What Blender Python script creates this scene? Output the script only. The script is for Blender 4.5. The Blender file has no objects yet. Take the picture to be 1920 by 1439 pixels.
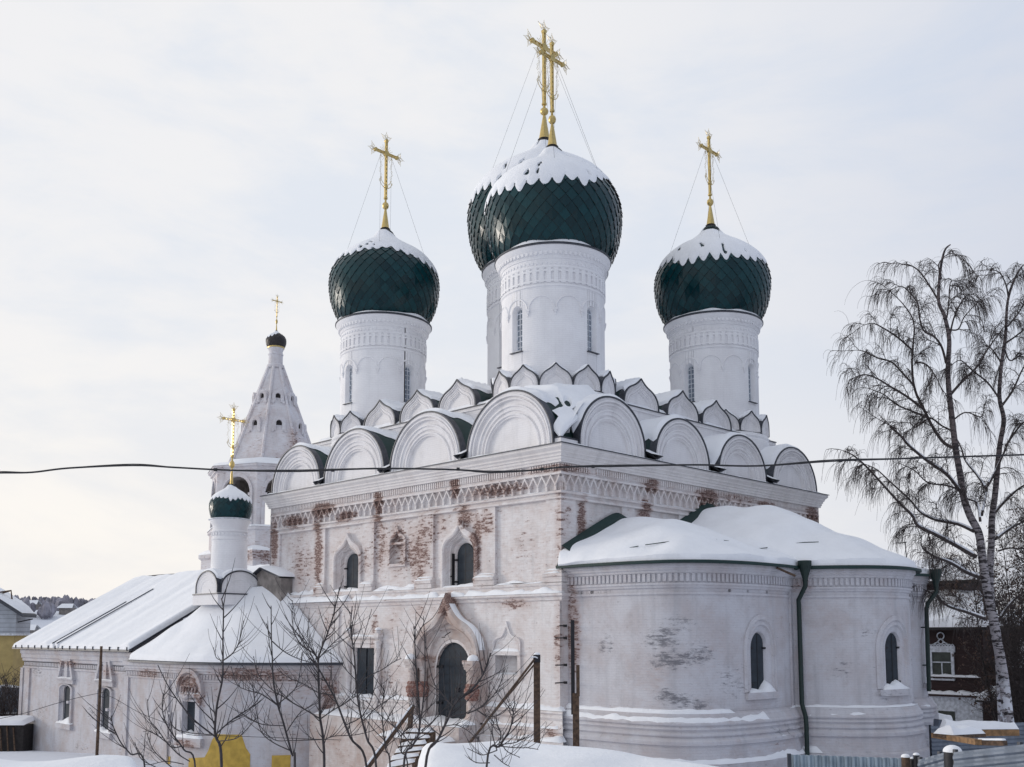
import bpy, bmesh, math, random
from mathutils import Vector, noise as MN
random.seed(7)
S = bpy.context.scene
COL = S.collection
PI = math.pi
def R_(d): return math.radians(d)

# ---------------- camera ----------------
F_PX = 1890.0; PITCH = R_(6); SH = 470.5-F_PX*math.tan(PITCH)
CAMZ = 4.9; D0 = 38.0; L0 = 1.86; Q = math.sqrt(.5)
CX = -(D0*Q+L0*Q); CY = -(D0*Q-L0*Q)
cd = bpy.data.cameras.new('camera'); cam = bpy.data.objects.new('camera', cd); COL.objects.link(cam)
cam.location = (CX, CY, CAMZ); cam.rotation_euler = (R_(90)+PITCH, 0, R_(-45))
cd.sensor_width = 36; cd.lens = F_PX/1920*36; cd.shift_y = SH/1920; cd.clip_start = .3; cd.clip_end = 6000
S.camera = cam
def at(px, py, d):
    """world point seen at photo pixel (px,py), d metres away measured on the ground"""
    a = (px-960)/F_PX; b = (719.5+SH-py)/F_PX
    dd = math.cos(PITCH)-b*math.sin(PITCH); h = b*math.cos(PITCH)+math.sin(PITCH); t = d/dd
    return Vector((CX+t*(Q*a+Q*dd), CY+t*(-Q*a+Q*dd), CAMZ+t*h))

# ---------------- node helper ----------------
def nd(nt, typ, inp=None, **props):
    n = nt.nodes.new('ShaderNode'+typ)
    for k, v in props.items(): setattr(n, k, v)
    for k, v in (inp or {}).items():
        s = n.inputs[k]
        if isinstance(v, bpy.types.NodeSocket): nt.links.new(v, s)
        else: s.default_value = v
    return n
def mth(nt, op, a, b=0.0, c=0.0, clamp=False):
    return nd(nt, 'Math', {0: a, 1: b, 2: c}, operation=op, use_clamp=clamp).outputs[0]
def ramp(nt, v, a, b, lo=0.0, hi=1.0):
    return nd(nt, 'MapRange', {0: v, 1: a, 2: b, 3: lo, 4: hi}, interpolation_type='SMOOTHSTEP').outputs[0]
def mix(nt, f, a, b, mode='MIX'):
    n = nt.nodes.new('ShaderNodeMix'); n.data_type = 'RGBA'; n.blend_type = mode
    for i, v in ((0, f), (6, a), (7, b)):
        if isinstance(v, bpy.types.NodeSocket): nt.links.new(v, n.inputs[i])
        else: n.inputs[i].default_value = (v if i == 0 else (v[0], v[1], v[2], 1))
    return n.outputs[2]
def noi(nt, vec, scale, detail=3, rough=.55, dist=0):
    return nd(nt, 'TexNoise', {'Vector': vec, 'Scale': scale, 'Detail': detail, 'Roughness': rough, 'Distortion': dist}).outputs[0]
def scl(nt, vec, s, loc=(0, 0, 0)):
    return nd(nt, 'Mapping', {0: vec, 1: loc, 3: s}).outputs[0]

# ---------------- world, sun, exposure ----------------
SUN_EL = R_(7)
sd = Vector((Q*-.95+Q*.30, -Q*-.95+Q*.30, 0)).normalized()      # towards the sun: left of the view and beyond the church
SUN_AZ = math.atan2(sd.x, sd.y)
W = bpy.data.worlds.new('World'); S.world = W; W.use_nodes = True
nt = W.node_tree; nt.nodes.clear()
tc = nd(nt, 'TexCoord').outputs['Generated']
sky = nd(nt, 'TexSky', sky_type='NISHITA', sun_disc=False, sun_elevation=SUN_EL, sun_rotation=SUN_AZ, air_density=1.0, dust_density=1.5, ozone_density=1.5)
dotn = nd(nt, 'VectorMath', {0: tc, 1: (sd.x, sd.y, .25)}, operation='DOT_PRODUCT').outputs['Value']
sep = nd(nt, 'SeparateXYZ', {0: tc})
toward = ramp(nt, dotn, -.9, .95)
low = ramp(nt, sep.outputs[2], .0, .38, 1, 0)
cl = noi(nt, scl(nt, tc, (1.6, 1.6, 4.5)), 1.5, 7, .58, .5)
cl2 = noi(nt, scl(nt, tc, (1.0, 1.0, 3.0), (3, 1, 2)), 5.0, 6, .6, .3)
clm = mth(nt, 'MULTIPLY_ADD', cl2, .35, mth(nt, 'MULTIPLY', cl, .65))
cov = ramp(nt, clm, .38, .56)
vis = ramp(nt, dotn, -.38, .50)
cbase = mix(nt, toward, (.50, .55, .68), (.72, .765, .86))
cbase = mix(nt, vis, cbase, (.875, .872, .885))
cbase = mix(nt, mth(nt, 'MULTIPLY', ramp(nt, sep.outputs[2], .05, .55, 1, 0), ramp(nt, toward, .45, .05)), cbase, (.30, .33, .42))
cbase = mix(nt, mth(nt, 'MULTIPLY', low, mth(nt, 'MULTIPLY', toward, toward)), cbase, (.99, .94, .88))
gap = mix(nt, toward, (.46, .54, .70), (.67, .73, .85))
gap = mix(nt, vis, gap, (.76, .80, .87))
gap = mix(nt, low, gap, (.88, .86, .85))
ccol = mix(nt, cov, gap, cbase)
b1 = nd(nt, 'Background', {0: sky.outputs[0], 1: .08})
b2 = nd(nt, 'Background', {0: ccol, 1: 1.0})
ms = nd(nt, 'MixShader', {0: .93, 1: b1.outputs[0], 2: b2.outputs[0]})
nd(nt, 'OutputWorld', {0: ms.outputs[0]})
sl = bpy.data.lights.new('sun', 'SUN'); sl.energy = 1.5; sl.angle = R_(16); sl.color = (1, .92, .83)
so = bpy.data.objects.new('sun', sl); COL.objects.link(so)
so.rotation_euler = Vector((sd.x, sd.y, math.tan(SUN_EL))).to_track_quat('Z', 'Y').to_euler(); so.location = (0, 60, 60)
S.view_settings.view_transform = 'Standard'; S.view_settings.look = 'None'; S.view_settings.exposure = 0.10; S.view_settings.gamma = 1
S.view_settings.use_curve_mapping = False

# ---------------- materials ----------------
def new_mat(name):
    m = bpy.data.materials.new(name); m.use_nodes = True; nt = m.node_tree; nt.nodes.clear()
    b = nd(nt, 'BsdfPrincipled'); nd(nt, 'OutputMaterial', {0: b.outputs[0]})
    return m, nt, b
def setc(nt, b, v, key='Base Color'):
    if isinstance(v, bpy.types.NodeSocket): nt.links.new(v, b.inputs[key])
    else: b.inputs[key].default_value = v if not isinstance(v, tuple) else (v[0], v[1], v[2], 1)
def plain(name, col, rough=.6, metal=0, var=.15, vs=6.0, bump=0, bs=30, coat=0):
    m, nt, b = new_mat(name)
    P = nd(nt, 'TexCoord').outputs['Object']
    n = noi(nt, P, vs, 4)
    dark = tuple(c*(1-var*2) for c in col); li = tuple(min(1, c*(1+var)) for c in col)
    setc(nt, b, mix(nt, ramp(nt, n, .3, .7), dark, li))
    b.inputs['Roughness'].default_value = rough; b.inputs['Metallic'].default_value = metal
    if coat: b.inputs['Coat Weight'].default_value = coat
    if bump:
        bp = nd(nt, 'Bump', {'Height': noi(nt, P, bs, 4), 'Strength': bump, 'Distance': .02})
        nt.links.new(bp.outputs[0], b.inputs['Normal'])
    return m
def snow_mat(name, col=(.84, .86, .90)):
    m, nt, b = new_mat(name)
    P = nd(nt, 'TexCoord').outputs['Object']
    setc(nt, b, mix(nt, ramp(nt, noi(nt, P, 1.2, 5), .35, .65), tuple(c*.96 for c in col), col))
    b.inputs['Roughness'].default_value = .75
    h = mth(nt, 'ADD', noi(nt, P, 1.6, 6, .62), mth(nt, 'MULTIPLY', noi(nt, P, 9, 5, .65), .28))
    bp = nd(nt, 'Bump', {'Height': h, 'Strength': .5, 'Distance': .09})
    nt.links.new(bp.outputs[0], b.inputs['Normal'])
    return m
def blob_sum(nt, P, blobs):
    tot = None
    for c, r, s in blobs:
        d = nd(nt, 'VectorMath', {0: P, 1: c}, operation='SUBTRACT').outputs[0]
        d = nd(nt, 'VectorMath', {0: d, 1: tuple(1/x for x in r)}, operation='MULTIPLY').outputs[0]
        l = nd(nt, 'VectorMath', {0: d}, operation='LENGTH').outputs['Value']
        v = mth(nt, 'MULTIPLY', ramp(nt, l, 1.0, .25), s)
        tot = v if tot is None else mth(nt, 'ADD', tot, v)
    return tot
def mason(name, white=(.66, .63, .63), pink=(.55, .44, .40), base=-.1, blobs=(), pinkamt=.5, greys=(), brick=(.088, .050, .045), bumpk=.35, streak=.3, flake=1.0, yellow=None):
    m, nt, b = new_mat(name)
    tcn = nd(nt, 'TexCoord'); UV = tcn.outputs['UV']; P = nd(nt, 'NewGeometry').outputs['Position']
    warp = nd(nt, 'TexNoise', {'Vector': P, 'Scale': 1.3, 'Detail': 2}).outputs[1]
    wu = nd(nt, 'VectorMath', {0: warp, 1: (.03, .03, 0)}, operation='MULTIPLY').outputs[0]
    UVw = nd(nt, 'VectorMath', {0: UV, 1: wu}, operation='ADD').outputs[0]
    br = nd(nt, 'TexBrick', {'Vector': UVw, 'Color1': (.0, .0, .0, 1), 'Color2': (1, 1, 1, 1), 'Mortar': (.5, .5, .5, 1), 'Scale': 1.0,
        'Mortar Size': .011, 'Mortar Smooth': .6, 'Brick Width': .30, 'Row Height': .092}, offset=.5)
    brc = br.outputs[0]; mort = br.outputs[1]
    fleck = noi(nt, scl(nt, UV, (3.0, 9.5, 1)), 1.0, 5, .62)
    fine = noi(nt, scl(nt, UV, (14, 30, 1)), 1.0, 3, .6)
    big = noi(nt, P, .45, 4, .6)
    D = mth(nt, 'ADD', mth(nt, 'MULTIPLY', mth(nt, 'SUBTRACT', big, .5), .35), base)
    if blobs: D = mth(nt, 'ADD', D, blob_sum(nt, P, blobs))
    v = mth(nt, 'ADD', mth(nt, 'MULTIPLY', fleck, .75), mth(nt, 'MULTIPLY', fine, .25))
    v = mth(nt, 'ADD', v, mth(nt, 'MULTIPLY', mth(nt, 'SUBTRACT', brc, .5), .16))
    mask = ramp(nt, mth(nt, 'ADD', v, D), .60, .67)
    mask = mth(nt, 'MULTIPLY', mask, ramp(nt, noi(nt, scl(nt, UV, (8, 22, 1), (4, 7, 0)), 1.0, 4, .7), .60, .50, .12, 1))
    # plaster
    pm = noi(nt, P, .8, 5, .6)
    wcol = mix(nt, mth(nt, 'MULTIPLY', ramp(nt, pm, .38, .68), pinkamt), white, pink)
    if blobs:
        near = ramp(nt, mth(nt, 'ADD', D, mth(nt, 'MULTIPLY', v, .5)), .12, .5)
        wcol = mix(nt, mth(nt, 'MULTIPLY', near, .75), wcol, (.42, .28, .235))
    st = noi(nt, scl(nt, UV, (2.6, .22, 1)), 1.0, 4, .6)
    wcol = mix(nt, mth(nt, 'MULTIPLY', ramp(nt, st, .48, .75), streak), wcol, tuple(c*.74 for c in white))
    wcol = mix(nt, mth(nt, 'MULTIPLY', mort, .16), wcol, tuple(c*.6 for c in white))
    blt = noi(nt, P, 1.7, 6, .68, .4)
    wcol = mix(nt, mth(nt, 'MULTIPLY', ramp(nt, blt, .50, .72), .30*min(1, flake+.25)), wcol, tuple(c*.62 for c in pink))
    spk = ramp(nt, noi(nt, scl(nt, UV, (7, 16, 1)), 1.0, 4, .65), .63, .70)
    wcol = mix(nt, mth(nt, 'MULTIPLY', spk, .6*flake), wcol, (.27, .20, .19))
    if greys:
        G = blob_sum(nt, P, greys)
        gv = mth(nt, 'ADD', mth(nt, 'MULTIPLY', mth(nt, 'SUBTRACT', noi(nt, scl(nt, UV, (2.6, 8, 1)), 1.0, 8, .78), .5), 2.4), G)
        wcol = mix(nt, mth(nt, 'MULTIPLY', ramp(nt, gv, .20, .58), .9), wcol, (.17, .17, .19))
    if yellow:
        Y = blob_sum(nt, P, yellow)
        wcol = mix(nt, ramp(nt, Y, .35, .42), wcol, (.52, .36, .10))
    bcol = mix(nt, noi(nt, scl(nt, UV, (3.3, 10.8, 1)), 1.0, 1), brick, tuple(min(1, c*1.9) for c in brick))
    bcol = mix(nt, mth(nt, 'MULTIPLY', mort, .7), bcol, (.34, .26, .23))
    bcol = mix(nt, mth(nt, 'MULTIPLY', fine, .5), bcol, (.30, .20, .17))
    setc(nt, b, mix(nt, mask, wcol, bcol))
    b.inputs['Roughness'].default_value = .92
    b.inputs['Specular IOR Level'].default_value = .2
    hgt = mth(nt, 'ADD', mth(nt, 'MULTIPLY', mort, -.5), mth(nt, 'MULTIPLY', mask, -1.0))
    hgt = mth(nt, 'ADD', hgt, mth(nt, 'MULTIPLY', fine, .6))
    hgt = mth(nt, 'ADD', hgt, mth(nt, 'MULTIPLY', noi(nt, P, 3.0, 3), 1.2))
    bp = nd(nt, 'Bump', {'Height': hgt, 'Strength': bumpk, 'Distance': .04})
    nt.links.new(bp.outputs[0], b.inputs['Normal'])
    return m

facade_blobs = [((0, .1, 9.0), (.9, .35, 2.2), .14), ((1.35, 0, 9.0), (.42, .9, 2.0), .34), ((0, .4, 11.25), (3, 2.6, .25), .2),
    ((0, 6.0, 11.1), (1, .45, .8), .32), ((0, 5.5, 9.8), (1, .8, .9), .27), ((0, 4.75, 8.4), (1, .5, 2.1), .32), ((0, 3.6, 10.7), (1, 3.2, .35), .2), ((0, 4.1, 9.4), (1, .7, .8), .16),
    ((0, 8.5, 8.2), (1, 1.3, 1.9), .25), ((0, 7.5, 9.6), (1, 1.3, 1.0), .16), ((0, 11.3, 10.9), (1, .5, 1.2), .30), ((0, 11.3, 9.0), (1, .8, 1.9), .19),
    ((0, 16.15, 9.0), (1, .65, 3.0), .31), ((0, 15.7, 11.0), (1, 1.4, .5), .32), ((0, 13.8, 10.5), (1, 1.2, .4), .30), ((0, 18.3, 10.6), (1, 1.6, .5), .3),
    ((0, 17.5, 8.2), (1, 1.7, 1.7), .17), ((0, 20.1, 9.6), (1, .5, 1.8), .30), ((0, 12.3, 8.3), (1, .8, 1.5), .15), ((0, 9.9, 8.8), (1, 1.1, 1.6), .15), ((0, 2.2, 8.5), (1, .9, .7), .09),
    ((-.6, 6.1, 6.1), (1.4, .8, .95), .36), ((-.7, 6.1, 5.5), (.8, 1.9, .6), .12), ((0, 11.4, 5.0), (1, .4, 1.5), .17), ((-.2, .1, 4.5), (.5, .35, 3), .15), ((0, 8.2, 5.9), (1, .6, .4), .15), ((0, 14.9, 5.2), (1, .8, 1), .11),
    ((0, 9, .9), (2.5, 5.5, .6), .26), ((0, .2, 1.3), (.7, .8, .4), .3), ((0, 2.5, 6.1), (1, 1.3, .35), .2), ((0, 10.4, 3), (1, .8, .8), .12),
    ((5.3, 0, 9.8), (.7, 1, 1.2), .28), ((5.6, 0, 11.1), (.8, 1, .5), .26), ((9.7, 0, 10.9), (1.2, 1, .8), .27), ((14.8, 0, 11.0), (1.2, 1, .5), .26), ((19.2, 0, 10.6), (1.0, 1, 1.5), .32), ((12, 0, 11.2), (4, 1, .3), .14)]
M_fac = mason('weathered_whitewash', white=(.75, .73, .735), pink=(.60, .52, .49), blobs=facade_blobs, base=-.05, pinkamt=.5, streak=.6)
M_port = mason('portal_brick_and_lime', white=(.60, .57, .565), pink=(.42, .335, .30), base=-.03, pinkamt=.95, streak=.6, blobs=[((-.4, 6.05, 6.3), (1.2, .6, 1.0), .4), ((-.4, 6.05, 3.9), (1.2, 3, .25), .2)])
M_clean = mason('fresh_whitewash', white=(.84, .84, .86), pink=(.72, .71, .73), base=-.6, pinkamt=.5, streak=.28, flake=0, bumpk=.3)
M_zak = mason('limewash_zakomara', white=(.82, .81, .825), pink=(.72, .70, .70), base=-.5, pinkamt=.5, streak=.5, flake=.2, bumpk=.3)
M_corn = mason('limewash_cornice', white=(.76, .735, .73), pink=(.64, .60, .59), base=-.35, pinkamt=.5, streak=.5, flake=.4, bumpk=.4)
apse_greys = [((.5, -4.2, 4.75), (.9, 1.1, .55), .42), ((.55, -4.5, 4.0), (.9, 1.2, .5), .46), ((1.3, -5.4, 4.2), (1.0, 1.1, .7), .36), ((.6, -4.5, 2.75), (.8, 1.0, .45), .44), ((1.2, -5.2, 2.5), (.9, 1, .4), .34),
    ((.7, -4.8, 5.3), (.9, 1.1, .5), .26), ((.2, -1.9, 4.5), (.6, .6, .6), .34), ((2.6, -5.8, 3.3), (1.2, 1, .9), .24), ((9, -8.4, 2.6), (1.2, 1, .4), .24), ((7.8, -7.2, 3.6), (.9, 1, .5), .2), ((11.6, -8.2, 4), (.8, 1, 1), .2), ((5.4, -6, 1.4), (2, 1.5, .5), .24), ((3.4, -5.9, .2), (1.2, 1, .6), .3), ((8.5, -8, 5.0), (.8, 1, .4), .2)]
apse_blobs = [((.3, -.3, 5.0), (.5, .6, 3.5), .28), ((5, -6, .9), (2.5, 2, .5), .1), ((7, -6, 6.8), (.6, .8, .5), .15)]
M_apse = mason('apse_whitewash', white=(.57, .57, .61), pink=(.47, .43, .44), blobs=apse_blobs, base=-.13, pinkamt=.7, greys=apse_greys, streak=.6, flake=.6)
chap_blobs = [((-4.3, 20.1, 2.6), (1.6, 1.4, 1.0), .26), ((-3, 16.6, 3.05), (3.4, 3.4, .5), .24), ((-.4, 14.3, 1.5), (.7, .8, 3.0), .22), ((-2, 15.5, 2.4), (2, 2, .7), .12), ((-4.3, 24.5, 2.9), (1, 2.2, .4), .2), ((-4.6, 19.2, 1.9), (.8, .5, .8), .25), ((-4.6, 20.2, -.3), (.8, 1.2, .4), .25),
    ((-4.2, 35, 3.2), (1, 3, .3), .18), ((-4.2, 29.6, 2.9), (1, 1.6, .5), .18)]
M_chap = mason('annex_whitewash', white=(.56, .56, .60), pink=(.46, .41, .40), blobs=chap_blobs, base=-.075, pinkamt=.7, streak=.7,
    greys=[((-4.4, 24.6, -.8), (1, 1.6, 1.2), .3), ((-4.2, 31.8, .5), (1, 1.2, .8), .26), ((-4.2, 28.2, 1.2), (1, 1.0, .8), .26), ((-2, 15.6, .6), (1.5, 1.5, 1.2), .22), ((-4.2, 40.3, 2.6), (1, 1.4, .6), .3), ((-4.2, 41.8, -1), (1, .9, 1.6), .28), ((-4.2, 39.5, .2), (1, 1.6, .9), .2), ((-4.2, 38.5, 2), (1, 1.8, 1), .12), ((-4.2, 33, -1.5), (1, 1.5, .7), .2), ((-4.2, 27.5, -1), (1, 1.3, .9), .2)],)
M_tower = mason('tower_whitewash', white=(.74, .74, .78), pink=(.58, .53, .53), base=-.05, pinkamt=.5, streak=.5, bumpk=.5,
    blobs=[(tuple(at(560, 850, 76)), (2.2, 2.2, 3.5), .16), (tuple(at(535, 740, 76)), (1.2, 1.2, 2), .18), (tuple(at(560, 815, 77)), (1.2, 1.2, 2), .12), (tuple(at(480, 1040, 74)), (3, 3, 1.0), .2)])
M_brick = mason('bare_brick', base=.5, blobs=[((0, 0, 0), (.1, .1, .1), 0)], brick=(.13, .05, .04))
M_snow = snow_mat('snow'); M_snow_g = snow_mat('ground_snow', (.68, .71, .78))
M_green = plain('dark_green_metal', (.005, .028, .027), .65, .0, .1, 2)
M_edge = plain('dark_metal_trim', (.055, .06, .075), .5, .3, .15)
M_pipe = plain('green_downpipe', (.004, .020, .017), .55, 0, .1)
M_shut = plain('slate_blue_sheet', (.026, .035, .047), .85, .0, .12, 3, .15, 20)
M_iron = plain('black_iron', (.02, .02, .025), .6, .3)
M_gold = plain('gold_leaf', (.58, .44, .18), .38, 1.0, .06)
M_goldp = plain('pale_gold_wire', (.60, .50, .30), .4, .8, .06)
M_glass = plain('grey_window_glass', (.20, .24, .30), .12, 0, .1, 1.5)
M_glassd = plain('dark_window_glass', (.05, .06, .05), .08, 0, .2, 1.5)
M_frame = plain('white_window_frame', (.62, .65, .70), .5)
M_wood = plain('weathered_wood', (.10, .062, .04), .85, 0, .25, 9, .4, 18)
M_woodp = plain('pale_new_wood', (.26, .15, .07), .8, 0, .2, 6, .3, 18)
M_zinc = plain('grey_sheet_metal', (.17, .20, .25), .5, .3, .12, 3)
M_zincl = plain('light_corrugated_metal', (.30, .37, .43), .5, .2, .1, 3)
M_dark = plain('dark_interior', (.03, .026, .026), .9)
M_bark = plain('dark_twig', (.055, .042, .040), .8, 0, .25, 9)
M_twig = plain('sapling_bark', (.042, .036, .040), .75, 0, .25, 12)
M_bdome = plain('black_scales', (.022, .018, .02), .5, .1, .2, 5)
M_inner = plain('grey_and_shaded_plaster', (.26, .235, .22), .9, 0, .2, 2)  # belfry's inner shade put into the colour; plain grey walls elsewhere
M_cable = plain('black_cable', (.012, .012, .016), .5)
M_yel = plain('yellow_paint', (.50, .34, .07), .85, 0, .1, 3)
def tile_mat():
    m, nt, b = new_mat('green_dome_tiles')
    g = nd(nt, 'NewGeometry'); rnd = nd(nt, 'Attribute', attribute_name='tile').outputs['Fac']
    setc(nt, b, mix(nt, rnd, (.0020, .022, .028), (.004, .042, .050)))
    setc(nt, b, ramp(nt, rnd, 0, 1, .20, .34), 'Roughness')
    b.inputs['IOR'].default_value = 1.42
    b.inputs['Specular IOR Level'].default_value = .35
    bp = nd(nt, 'Bump', {'Height': noi(nt, nd(nt, 'TexCoord').outputs['Object'], 3.5, 2), 'Strength': .25, 'Distance': .03})
    nt.links.new(bp.outputs[0], b.inputs['Normal'])
    return m
M_tile = tile_mat()
def birch_mat():
    m, nt, b = new_mat('birch_bark')
    P = nd(nt, 'NewGeometry').outputs['Position']
    n1 = noi(nt, scl(nt, P, (2.2, 2.2, 9)), 1.0, 4, .7)
    z = nd(nt, 'SeparateXYZ', {0: P}).outputs[2]
    dark = ramp(nt, n1, .49, .54)
    upd = ramp(nt, z, 6, 13)
    c = mix(nt, upd, (.33, .31, .33), (.13, .105, .105))
    c = mix(nt, dark, c, (.03, .025, .028))
    sn = mth(nt, 'MULTIPLY', ramp(nt, noi(nt, P, 3.2, 4, .6), .47, .53), ramp(nt, z, 4.0, 1.5))
    c = mix(nt, sn, c, (.66, .68, .74))
    setc(nt, b, c); b.inputs['Roughness'].default_value = .85
    return m
M_birch = birch_mat()
def boards(name, c1, step=.18, axis=2, rough=.8):
    m, nt, b = new_mat(name)
    P = nd(nt, 'NewGeometry').outputs['Position']
    z = nd(nt, 'SeparateXYZ', {0: P}).outputs[axis]
    f = mth(nt, 'FRACT', mth(nt, 'DIVIDE', z, step))
    gr = ramp(nt, f, .0, .14)
    n = noi(nt, P, 2.5, 4)
    c = mix(nt, n, tuple(v*.65 for v in c1), tuple(v*1.3 for v in c1))
    setc(nt, b, mix(nt, gr, tuple(v*.3 for v in c1), c)); b.inputs['Roughness'].default_value = rough
    bp = nd(nt, 'Bump', {'Height': f, 'Strength': .6, 'Distance': .03}); nt.links.new(bp.outputs[0], b.inputs['Normal'])
    return m
M_redwood = boards('dark_red_boards', (.030, .013, .012))
M_bluewood = boards('pale_blue_boards', (.42, .45, .50), .3)
M_redp = boards('ochre_wall', (.42, .32, .13), 5)

# ---------------- mesh helper ----------------
def tag(o, label=None, cat=None, group=None, kind=None):
    if label: o['label'] = label
    if cat: o['category'] = cat
    if group: o['group'] = group
    if kind: o['kind'] = kind
    return o
def empty(name, loc, label, cat, group=None):
    o = bpy.data.objects.new(name, None); COL.objects.link(o); o.location = loc; o.empty_display_size = .3
    return tag(o, label, cat, group)
def rootloc(o):
    while o.parent: o = o.parent
    return Vector(o.location)
class M:
    def __init__(s): s.v = []; s.f = []; s.uv = []; s.fi = []; s.t = []
    def add(s, p, u=None): s.v.append(Vector(p)); s.uv.append(u); return len(s.v)-1
    def face(s, *i, m=0, t=None): s.f.append(tuple(i)); s.fi.append(m); s.t.append(t)
    def quad(s, a, b, c, d, m=0, t=None): s.face(*[s.add(p) for p in (a, b, c, d)], m=m, t=t)
    def grid(s, rows, m=0, uvs=None, close=False):
        ids = []
        for j, r in enumerate(rows):
            ids.append([s.add(p, uvs[j][i] if uvs else None) for i, p in enumerate(r)])
        for j in range(len(ids)-1):
            for i in range(len(ids[0])-1): s.face(ids[j][i], ids[j][i+1], ids[j+1][i+1], ids[j+1][i], m=m)
            if close: s.face(ids[j][-1], ids[j][0], ids[j+1][0], ids[j+1][-1], m=m)
        return ids
    def box(s, lo, hi, m=0, mp=None, seg=1):
        mp = mp or (lambda a, b, c: Vector((a, b, c)))
        # mapped box: a along s, b = z, c = n   (for plain boxes: x,y,z)
        for k in range(seg):
            a0 = lo[0]+(hi[0]-lo[0])*k/seg; a1 = lo[0]+(hi[0]-lo[0])*(k+1)/seg
            P = [s.add(mp(a, b, c)) for a in (a0, a1) for b in (lo[1], hi[1]) for c in (lo[2], hi[2])]
            s.face(P[0], P[4], P[6], P[2], m=m); s.face(P[1], P[3], P[7], P[5], m=m)
            s.face(P[0], P[1], P[5], P[4], m=m); s.face(P[2], P[6], P[7], P[3], m=m)
            if k == 0: s.face(P[0], P[2], P[3], P[1], m=m)
            if k == seg-1: s.face(P[4], P[5], P[7], P[6], m=m)
    def tube(s, pts, rad, n=6, m=0, cap=True):
        pts = [Vector(p) for p in pts]; k = len(pts)
        if not hasattr(rad, '__len__'): rad = [rad]*k
        ref = Vector((0, 0, 1)); prev = None; rings = []
        for i in range(k):
            t = (pts[min(i+1, k-1)]-pts[max(i-1, 0)])
            if t.length < 1e-9: t = Vector((0, 0, 1))
            t.normalize()
            if prev is None: a = t.cross(ref if abs(t.z) < .9 else Vector((1, 0, 0)))
            else: a = prev-t*prev.dot(t)
            if a.length < 1e-6: a = t.orthogonal()
            a.normalize(); prev = a; b = t.cross(a)
            rings.append([s.add(pts[i]+(a*math.cos(2*PI*j/n)+b*math.sin(2*PI*j/n))*rad[i]) for j in range(n)])
        for i in range(k-1):
            for j in range(n): s.face(rings[i][j], rings[i][(j+1) % n], rings[i+1][(j+1) % n], rings[i+1][j], m=m)
        if cap and n > 2: s.face(*rings[0], m=m); s.face(*rings[-1][::-1], m=m)
    def lathe(s, c, prof, n=48, m=0, R=None, a0=R_(45), sweep=2*PI):
        # prof: (r,z) list
        R = R or max(p[0] for p in prof); rows = []; uvs = []
        for r, z in prof:
            rows.append([(c[0]+r*math.cos(a0+sweep*i/n), c[1]+r*math.sin(a0+sweep*i/n), z) for i in range(n+1)])
            uvs.append([(sweep*i/n*R, z+r) for i in range(n+1)])
        s.grid(rows, m, uvs)
    def build(s, name, mats, parent=None, smooth=40, recalc=True, weld=True):
        if not isinstance(mats, (list, tuple)): mats = [mats]
        org = rootloc(parent) if parent else Vector((0, 0, 0))
        me = bpy.data.meshes.new(name)
        me.from_pydata([v-org for v in s.v], [], s.f)
        for mt in mats: me.materials.append(mt)
        for p, k in zip(me.polygons, s.fi): p.material_index = k
        uvl = me.uv_layers.new(name='UV'); me.update()
        for p in me.polygons:
            nn = p.normal
            for li in p.loop_indices:
                vi = me.loops[li].vertex_index; u = s.uv[vi]; v = s.v[vi]
                if u is None:
                    if abs(nn.z) > .8: u = (v.x, v.y)
                    elif abs(nn.x) > abs(nn.y): u = (v.y, v.z)
                    else: u = (v.x, v.z)
                uvl.data[li].uv = u
        if any(t is not None for t in s.t):
            at_ = me.attributes.new('tile', 'FLOAT', 'FACE')
            for i, t in enumerate(s.t): at_.data[i].value = t or 0
        if weld or recalc:
            bm = bmesh.new(); bm.from_mesh(me)
            if weld: bmesh.ops.remove_doubles(bm, verts=bm.verts, dist=.0008)
            if recalc: bmesh.ops.recalc_face_normals(bm, faces=bm.faces)
            bm.to_mesh(me); bm.free()
        if smooth:
            me.polygons.foreach_set('use_smooth', [True]*len(me.polygons)); me.set_sharp_from_angle(angle=R_(smooth))
        o = bpy.data.objects.new(name, me); COL.objects.link(o)
        if parent: o.parent = parent
        return o
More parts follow.
